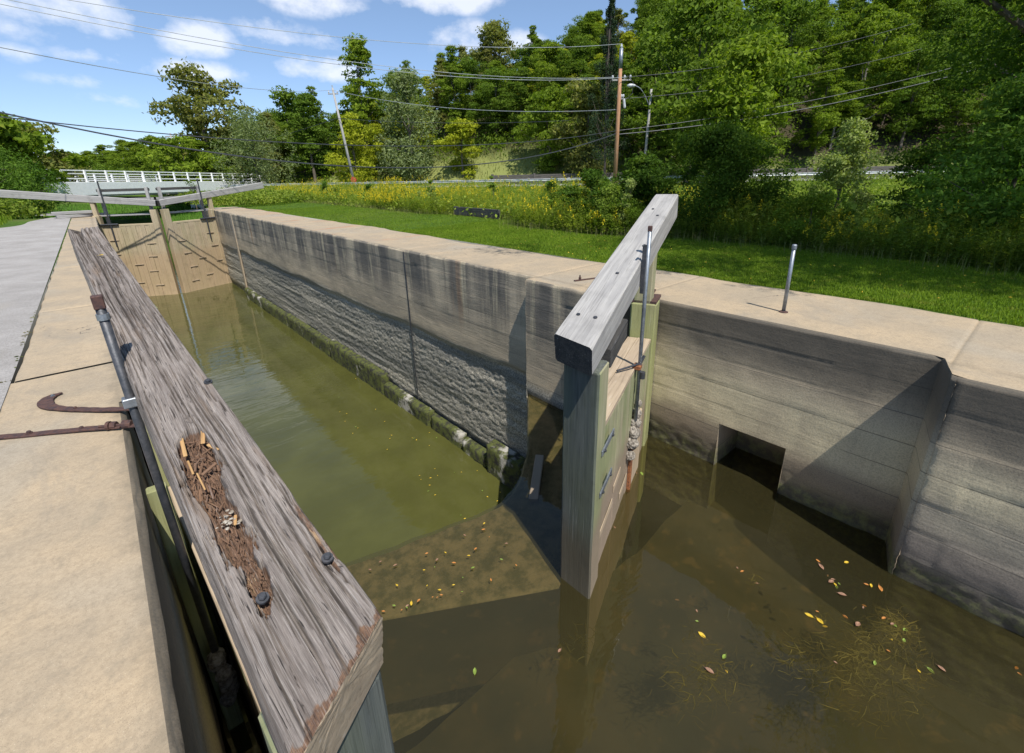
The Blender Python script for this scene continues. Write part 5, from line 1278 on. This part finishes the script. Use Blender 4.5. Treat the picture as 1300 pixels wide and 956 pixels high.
# mown lawn beside the lock
def lawn_pts(n, y0, y1, x1=11.7, back=0):
    x = RNG.uniform(7.12, x1, n); y = RNG.uniform(y0, y1, n); 
    edge = backR(y)-.02+.05*(vnoise(y*6, y*0, seed=4)-.5)
    x = np.where(x < edge, edge+RNG.uniform(0, .2, n), x)
    return np.stack([x, y, gz(x, y)-.012], -1)
tag(blade_mesh('lawn', np.concatenate([lawn_pts(150000, -1.5, 6), lawn_pts(120000, 6, 14), lawn_pts(70000, 14, 30), lawn_pts(30000, 30, 52)]), .038, .004, RNG, M['blade'], .8), 'short mown lawn running beside the lock wall', 'grass', kind='stuff')
# litter of small yellow leaves lying on the shaded lawn
P = lawn_pts(260, -1, 9); P[:, 2] += .03
V, F = quads(P, np.tile([0, 0, 1.], (len(P), 1)), .018, .6, RNG, .35); tag(mk('leaf_litter', V, F, LM[0].m), 'scattered yellow leaves on the shaded lawn', 'leaf litter', kind='stuff')

# tall weeds and goldenrod along the lawn
def weed_edge(y): return np.interp(y, [-6, 0, 2.5, 6, 8, 11.5, 12.6, 13.4, 18, 18.8, 28, 47], [10.2, 10.6, 11.0, 11.1, 10.3, 10.3, 10.8, 12.0, 12.0, 11.2, 11.9, 12.4])
def weeds(n, ya, yb, wd, seed, hs=(.7, 1.35), fl=.35):
    rng = np.random.default_rng(seed); y = rng.uniform(ya, yb, n); x = weed_edge(y)+rng.uniform(0, 1, n)**1.4*wd
    z = gz(x, y); h = rng.uniform(*hs, n)*(.45+.95*vnoise(x*.7, y*.55, seed=3))*(.65+.35*sstep(0, 1.0, x-weed_edge(y)))
    base = np.stack([x, y, z], -1); top = base+np.stack([rng.normal(size=n)*.12*h, rng.normal(size=n)*.12*h, h], -1)
    VV = []; MI = []
    # stems as thin crossed ribbons
    for k in (0, 1):
        s_ = np.array([.005, 0, 0]) if k == 0 else np.array([0, .005, 0])
        VV.append(np.stack([base-s_, base+s_, top+s_*.5, top-s_*.5], 1)); MI.append(np.zeros(n, int))
    nl = 16; t = rng.uniform(.1, 1, (n, nl)); an_ = rng.uniform(0, 6.283, (n, nl)); L_ = rng.uniform(.06, .13, (n, nl))*(1.2-.5*t)
    c = base[:, None]+(top-base)[:, None]*t[..., None]; d = np.stack([np.cos(an_), np.sin(an_), rng.uniform(-.3, .7, (n, nl))], -1); s_ = np.stack([-np.sin(an_), np.cos(an_), 0*an_], -1)*(L_*.16)[..., None]
    e = c+d*L_[..., None]; m_ = c+d*(L_*.5)[..., None]+np.array([0, 0, .01])
    VV.append(np.stack([c, m_+s_, e, m_-s_], 2).reshape(-1, 4, 3)); MI.append(np.ones(n*nl, int)*0)
    f = (rng.uniform(0, 1, n) < fl*(.15+4*vnoise(x*.35, y*.35, seed=12)**3)) ; q = top[f]; nf_ = 26
    if len(q):
        t = rng.uniform(0, 1, (len(q), nf_)); an_ = rng.uniform(0, 6.283, (len(q), nf_)); r_ = .085*(1-t)*rng.uniform(.3, 1, t.shape)
        c = q[:, None]+np.stack([np.cos(an_)*r_, np.sin(an_)*r_, t*.18-.10+r_*.2], -1); V4, _ = quads(c.reshape(-1, 3), np.tile([0, 0, 1.], (c.size//3, 1)), .016, .8, rng, .5)
        VV.append(V4.reshape(-1, 4, 3)); MI.append(np.ones(len(V4)//4, int))
    V = np.concatenate(VV); return V.reshape(-1, 3), np.arange(len(V)*4).reshape(-1, 4), np.concatenate(MI)
M['weed'] = m_leaf('weed_leaf', (.12, .18, .028), (.19, .24, .04), (.24, .25, .06), trans=.35, scl=.7, obj_rand=False)
M['gold'] = m_leaf('goldenrod_flower', (.62, .50, .03), (.50, .42, .03), trans=.15, scl=2, obj_rand=False)
M['hay'] = m_leaf('seeding_grass', (.24, .23, .11), (.17, .19, .07), (.30, .25, .15), trans=.3, scl=.8, obj_rand=False)
def weed_obj(args, label):
    V, F, mi = weeds(*args[:5], **args[5]); o = mk('weeds', V, F, [M['weed'], M['gold']]); setcols(o, mi); tag(o, label, 'weeds', kind='stuff')
weed_obj((5200, 8.5, 26, 7, 1, dict(fl=.26)), 'tall green weeds with yellow goldenrod beyond the sunlit lawn')
weed_obj((5200, 24, 60, 12, 2, dict(fl=.45, hs=(.9, 1.5))), 'goldenrod and weeds farther along the lawn towards the bridge')
weed_obj((5200, -5, 9, 6, 3, dict(fl=.13, hs=(.7, 1.3))), 'dense shaded weeds with a few yellow heads behind the pipe')
def fr_pts(n):
    y = RNG.uniform(-5, 50, n)**1.0; x = weed_edge(y)+RNG.normal(size=n)*.3-.05; return np.stack([x, y, gz(x, y)], -1)
tag(blade_mesh('seeding_grass', fr_pts(5000), .26, .0025, RNG, M['hay'], .5), 'pale seeding grass fringing the lawn', 'grass', kind='stuff')
def fl_pts(n):
    y = RNG.uniform(-12, 70, n); x = RNG.uniform(11.5, 66, n); P = np.stack([x, y, gz(x, y)], -1); d = road_d(x, y); return P[(d < -5.3) & (d > -50)]
scatter_clumps(17000, RNG, lambda n_, rng: fl_pts(n_), .075, 18, .28, M['weed'], 'ground_cover', 'low green ground cover between the weeds and the road', 'ground cover', (.3, 1.0))

# left bank: rough verge beyond the towpath
def left_pts(n):
    y = RNG.uniform(14, 60, n); x = -3.2-RNG.uniform(0, 1, n)**1.2*14-(y < 27)*.7; ok = ~((x > -4.2) & (y < 22)); return np.stack([x, y, gz(x, y)], -1)[ok]
tag(blade_mesh('verge_grass', left_pts(26000), .22, .012, RNG, M['blade'], .5), 'green verge grass left of the towpath', 'grass', kind='stuff')
def lb(n, rng):
    y = rng.uniform(36, 58, n); x = -2.6-rng.uniform(0, 1, n)*16; return np.stack([x, y, 0*x], -1)
scatter_clumps(2600, RNG, lb, .10, 22, .35, M['weed'], 'bank_weeds', 'weedy bank behind the far left balance beam', 'weeds', (.3, 1.3))
def rb(n, rng):
    y = rng.uniform(37, 52, n); x = 6.2+rng.uniform(0, 1, n)*8; return np.stack([x, y, 0*x], -1)
scatter_clumps(1600, RNG, rb, .09, 22, .35, M['weed'], 'bank_weeds', 'leafy weeds behind the far right balance beam', 'weeds', (.2, .9))
M['algae'] = m_leaf('bright_trough_grass', (.07, .17, .02), (.10, .21, .03), trans=.2, scl=.4, obj_rand=False)
def tr(n):
    x = RNG.uniform(-6, 14, n); y = RNG.uniform(37, 90, n); kk = (np.abs(x-2.6) > 2.3) | (y > 70); x = x[kk]; y = y[kk]; t = bed(x, y); z = gz(x, y)*t+(-3.0+.02*(y-36))*(1-t)*(1-sstep(75, 110, y)); return np.stack([x, y, z-.02], -1)
tag(blade_mesh('trough_grass', tr(26000), .3, .02, RNG, M['algae'], .5), 'bright green grass filling the canal bed below the bridge', 'grass', kind='stuff')

M['lf_sap'] = m_leaf('sapling_leaf', (.20, .26, .08), (.28, .33, .12), trans=.35)
# single trees and bushes with their own look
def bush(x, y, H, R, nc, nl, leaf, m, label, seed, shape='bush', cr=None, droop=0, name='shrub', cat='shrub', base=0.1, asp=.5, r0=None, grp=None, nlimb=9, bark='bark', z=None):
    V, F, cc = crown_mesh(seed, H, R, nc, nl, base, leaf, shape, cr, droop, asp)
    z = float(gz(x, y)) if z is None else z
    t = thing(name, (x, y, z), label, cat, grp); L_ = np.array([x, y, z])
    mk('crown', V+L_, F, M[m], t); tb_ = trunk_mesh(cc, H, r0 or .02*H, seed, nlimb); tb_.V = [v+L_ for v in tb_.V]; tb_.build('trunk' if cat == 'tree' else 'stems', M[bark], t)
    return t
def by_px(u, v, D): r = wray(u, v); k = D/math.hypot(r[0], r[1]); return r[0]*k, r[1]*k
def ht_px(u, vtop, D, x, y): r = wray(u, vtop); k = D/math.hypot(r[0], r[1]); return EYE+r[2]*k-float(gz(x, y))
def tree_px(u, vtop, D, R, nc, nl, leaf, m, label, seed, **k):
    x, y = by_px(u, 215, D); H = ht_px(u, vtop, D, x, y); return bush(x, y, H, R, nc, nl, leaf, m, label, seed, name=k.pop('name', 'tree'), cat=k.pop('cat', 'tree'), **k)
tree_px(272, 96, 92, 8.5, 52, 9000, .34, 'lf_olive', 'big round olive green tree standing tallest behind the bridge', 301, shape='round', base=3.5, cr=2.3, droop=0)
tree_px(325, 140, 78, 5.8, 50, 9000, .22, 'lf_grey', 'pale grey green willow with hanging boughs beside the grey pole', 302, shape='round', base=1.5, cr=1.5, droop=1.0, asp=.3)
tree_px(236, 178, 82, 5, 30, 5000, .26, 'lf_mid', 'rounded bright green tree just above the white railing', 303, shape='round', base=.6)
tree_px(375, 120, 100, 6, 40, 6000, .30, 'lf_dark', 'dark green tree filling the gap behind the willow', 304, shape='round', base=1)
tree_px(452, 150, 76, 4.2, 36, 7000, .22, 'lf_yel', 'low yellow green tree at the foot of the grey pole', 305, shape='round', base=.3, cr=1.2)
tree_px(470, 52, 88, 5.5, 44, 7500, .28, 'lf_mid', 'tall loose poplar like tree rising right of the grey pole', 306, shape='tall', base=3, cr=1.5)
tree_px(525, 92, 74, 5.4, 44, 8500, .24, 'lf_grey', 'soft grey green tree in front of the wooded hill', 307, shape='round', base=1.5, cr=1.7, droop=.4)
tree_px(588, 155, 70, 3.6, 26, 5000, .22, 'lf_yel', 'small yellow green tree at the edge of the open bank', 308, shape='round', base=.2, cr=1.1)
tree_px(632, 34, 95, 5.2, 40, 6500, .30, 'lf_olive', 'tall olive tree top breaking the skyline of the hill', 309, shape='round', base=4, cr=1.8)
tree_px(768, -16, 58, 2.9, 110, 16000, .13, 'lf_spruce', 'dark ragged spruce spire rising above the hill behind the brown pole', 310, shape='cone', base=3, cr=.62, droop=.5, asp=.3, nlimb=60, r0=.15)
tree_px(875, -6, 60, 8, 70, 15000, .28, 'lf_dark', 'great leafy tree crown right of the street lamp', 311, shape='round', base=2.0, cr=2.4)
tree_px(930, 60, 50, 5.5, 50, 12000, .24, 'lf_mid', 'sunlit mid green tree hanging over the shaded road', 312, shape='round', base=2.5, cr=1.7)
tree_px(700, 120, 66, 5, 36, 8000, .24, 'lf_mid', 'leafy green tree behind the wires left of the brown pole', 313, shape='round', base=.8, cr=1.6)
tree_px(745, 105, 62, 4.6, 36, 8000, .24, 'lf_olive', 'yellowish leafy tree directly behind the brown pole', 314, shape='round', base=.6, cr=1.5)
# rows far behind the bridge, both sides
FG = 'distant trees beyond the bridge'
for (u, D, s_, k, lab) in [(u, D, s_, k, l) for u, D, s_, k, l in
    [(100, 190, 1.0, 1, 'dark'), (118, 230, 1.1, 0, 'green'), (135, 170, .85, 6, 'green'), (150, 200, 1.1, 4, 'olive'), (165, 150, .9, 0, 'green'), (180, 175, 1.1, 5, 'dark'), (197, 130, .95, 1, 'dark'), (212, 115, .8, 6, 'green'), (225, 140, 1.1, 0, 'green'),
     (250, 110, .8, 1, 'dark'), (290, 125, 1.2, 5, 'dark'), (310, 140, 1.35, 0, 'green'), (345, 120, 1.3, 1, 'dark'), (360, 105, 1.1, 5, 'dark'), (385, 120, 1.3, 0, 'green'), (410, 110, 1.2, 2, 'green'), (300, 95, .7, 6, 'green'), (285, 90, .6, 1, 'dark'), (205, 98, .55, 6, 'green'), (180, 108, .6, 0, 'green'), (160, 120, .6, 6, 'green'), (140, 135, .6, 1, 'dark'),
     (95, 150, .55, 6, 'green'), (110, 140, .5, 0, 'green'), (350, 88, .75, 4, 'olive'), (398, 85, .85, 1, 'dark'), (255, 86, .5, 0, 'green')]]:
    x, y = by_px(u, 215, D); vt = np.interp(u, [60, 110, 150, 200, 240, 300, 330, 360, 400, 430], [197, 193, 182, 172, 180, 168, 142, 128, 120, 100])+RT_.uniform(-3, 12); s_ = max(.25, ht_px(u, vt, D, x, y)/PROT[k][2]); place(k, x, y, s_, u*1.3, {'dark': 'dark far tree in the belt of woodland beyond the bridge', 'green': 'green far tree in the belt of woodland beyond the bridge', 'olive': 'olive far tree in the belt of woodland beyond the bridge'}[lab], FG, sxy=max(s_, .75 if D < 160 else 1.0))
for i in range(60):
    u = RT_.uniform(60, 330); D = RT_.uniform(240, 520); x, y = by_px(u, 215, D); k = RT_.choice([0, 1, 5, 6]); s_ = max(.3, ht_px(u, RT_.uniform(192, 202), D, x, y)/PROT[k][2]); place(k, x, y, s_, i, 'hazy tree in the farthest line of woods on the horizon', 'trees on the far horizon')
# left edge trees
tree_px(40, 158, 66, 4.2, 40, 7000, .26, 'lf_olive', 'autumn tinged olive tree at the left edge behind the bridge', 320, shape='round', base=1)
tree_px(2, 150, 55, 4, 36, 6500, .26, 'lf_mid', 'green tree at the far left edge behind the leafy bush', 321, shape='round', base=1)
tree_px(-48, 95, 44, 2.4, 30, 5000, .26, 'lf_mid', 'tall tree whose twigs just enter at the left edge', 322, shape='round', base=2)
tree_px(88, 196, 95, 4, 24, 4000, .26, 'lf_dark', 'small dark rounded tree left of the horizon gap', 323, shape='round', base=.5)
tree_px(-12, 186, 40, 2.3, 50, 14000, .09, 'lf_bright', 'bright green long leaved bush overhanging the left end of the bridge', 324, shape='round', base=.3, cr=.75, droop=.5, asp=.28, name='shrub', cat='shrub', bark='bark')
tree_px(34, 205, 41, 1.3, 26, 5000, .09, 'lf_bright', 'lower bright green bush before the white bridge girder', 325, shape='bush', cr=.55, droop=.5, asp=.28, name='shrub', cat='shrub')
tree_px(238, 231, 44, .6, 10, 500, .06, 'lf_dark', 'small dark sprig by the far right balance beam', 326, shape='bush', cr=.3, name='shrub', cat='shrub')
# right hand bushes and saplings
def shrub_px(u, vtop, D, R, nc, nl, leaf, m, label, seed, **k): return tree_px(u, vtop, D, R, nc, nl, leaf, m, label, seed, name='shrub', cat='shrub', **k)
shrub_px(910, 165, 14.0, 1.9, 70, 36000, .042, 'lf_near', 'dark tangled shrub rising behind the end of the grey beam', 330, shape='bush', cr=.42, droop=.2)
shrub_px(815, 205, 14.6, 1.3, 40, 11000, .055, 'lf_near', 'lower dark shrub behind the grey beam end', 331, shape='bush', cr=.4)
shrub_px(1072, 158, 15, 1.0, 46, 12000, .042, 'lf_sap', 'slender light green sapling standing before the guard rail', 332, shape='tall', cr=.30, droop=.2, base=.2)
shrub_px(1215, 175, 17, 2.2, 54, 19000, .05, 'lf_near', 'leafy shaded bush at the right edge by the guard rail end', 333, shape='bush', cr=.5)
shrub_px(1290, 110, 14, 2.2, 60, 20000, .05, 'lf_bright', 'tall light green bush reaching in at the right edge', 334, shape='tall', cr=.5, base=.5)
shrub_px(545, 225, 30, .6, 14, 1500, .06, 'lf_bright', 'small light sapling among the goldenrod', 335, shape='cone', cr=.25)
shrub_px(625, 222, 26, .7, 14, 1800, .06, 'lf_bright', 'leafy young sapling in front of the guard rail', 336, shape='cone', cr=.28)
shrub_px(700, 238, 22, 1.2, 26, 6000, .055, 'weed', 'rounded bright weed bush beside the goldenrod patch', 337, shape='bush', cr=.35)
shrub_px(752, 222, 15.2, 1.2, 26, 7000, .055, 'lf_near', 'dark green bush left of the grey beam end', 338, shape='bush', cr=.35)
# the near tree that shades lawn and coping, its boughs hanging into the upper right
V, F, cc = crown_mesh(350, 15.0, 7.4, 150, 90000, 4.6, .062, 'round', 1.15, .25, .6)
NTx, NTy = 18.5, -.5
nt_ = thing('tree', (NTx, NTy, float(gz(NTx, NTy))), 'large dark overhanging tree with boughs filling the upper right corner', 'tree'); Lq = np.array([NTx, NTy, float(gz(NTx, NTy))])
mk('crown', V+Lq, F, M['lf_near'], nt_); tb_ = trunk_mesh(cc, 15, .34, 350, 40); tb_.V = [v+Lq for v in tb_.V]; tb_.build('trunk', M['bark'], nt_)
bush(9.5, -4.6, 13.5, 5.0, 70, 34000, .06, 'lf_near', 'tall shade tree just outside the right edge, nearest the wall', 351, shape='round', cr=1.0, name='tree', cat='tree', base=6.6, r0=.2)
bush(9.3, -1.5, 14.5, 4.6, 60, 26000, .06, 'lf_near', 'tall shade tree just outside the right edge, nearest the weeds', 352, shape='round', cr=.95, name='tree', cat='tree', base=8.2, r0=.2)

# mixed leafy shrubs scattered through the weed belt
BP0 = len(PROT)
for i, (shp, H, R, nc, nl, lf, mt) in enumerate([('bush', 1.6, .8, 26, 5000, .035, 'weed'), ('tall', 1.9, .55, 22, 4200, .033, 'lf_bright'), ('bush', 1.5, .95, 30, 6000, .035, 'lf_mid'), ('tall', 1.7, .45, 18, 3600, .03, 'lf_sap')]):
    V, F, cc = crown_mesh(400+i, H, R, nc, nl, .1, lf, shp, R*.33, .15, .5); tb_ = trunk_mesh(cc, H, .02, 400+i, 7); tm = tb_.build('stems', M['bark']); tme = tm.data; bpy.data.objects.remove(tm)
    PROT.append((mesh_only(V, F, M[mt], 'crown'), tme, H))
SL = ['rounded leafy shrub crowding the goldenrod belt', 'upright bright green shrub in the goldenrod belt', 'broad mid green shrub in the goldenrod belt', 'slim pale green shrub in the goldenrod belt']
RS = random.Random(77)
for i in range(64):
    y = RS.choice([RS.uniform(-2, 12), RS.uniform(8, 26), RS.uniform(24, 50)]); x = float(weed_edge(y))+.5+RS.uniform(0, 1)**1.3*5; k = RS.randrange(4)
    place(BP0+k, x, y, RS.uniform(.55, 1.0)*(1.0 if y < 12 else .85 if y < 26 else 1.05), RS.uniform(0, 6.28), SL[k]+(' behind the pipe' if y < 5 else ' behind the grey beam' if y < 12 else ' near the dark timber' if y < 22 else ' towards the far gates' if y < 34 else ' near the bridge end'), 'shrubs among the weeds', 'shrub', 'shrub')
# ragged pale mortar along the buttress arris
mb = MB(); nv_ = 110; zs_ = [-.06-i*.0185 for i in range(nv_)]
pts_ = [np.array([4.992+.006*(vnoise(np.array([z_*25]), np.array([1.]))[0]-.5), .262+.010*(vnoise(np.array([z_*31]), np.array([7.]))[0]-.5), z_]) for z_ in zs_]; mb.tube(pts_, [max(.0008, .011*(fbm(np.array([z_*18]), np.array([3.]), o=3)[0]-.30)) for z_ in zs_], 6)
mb.build('mortar_seam', M['tanboard'], RWALL)
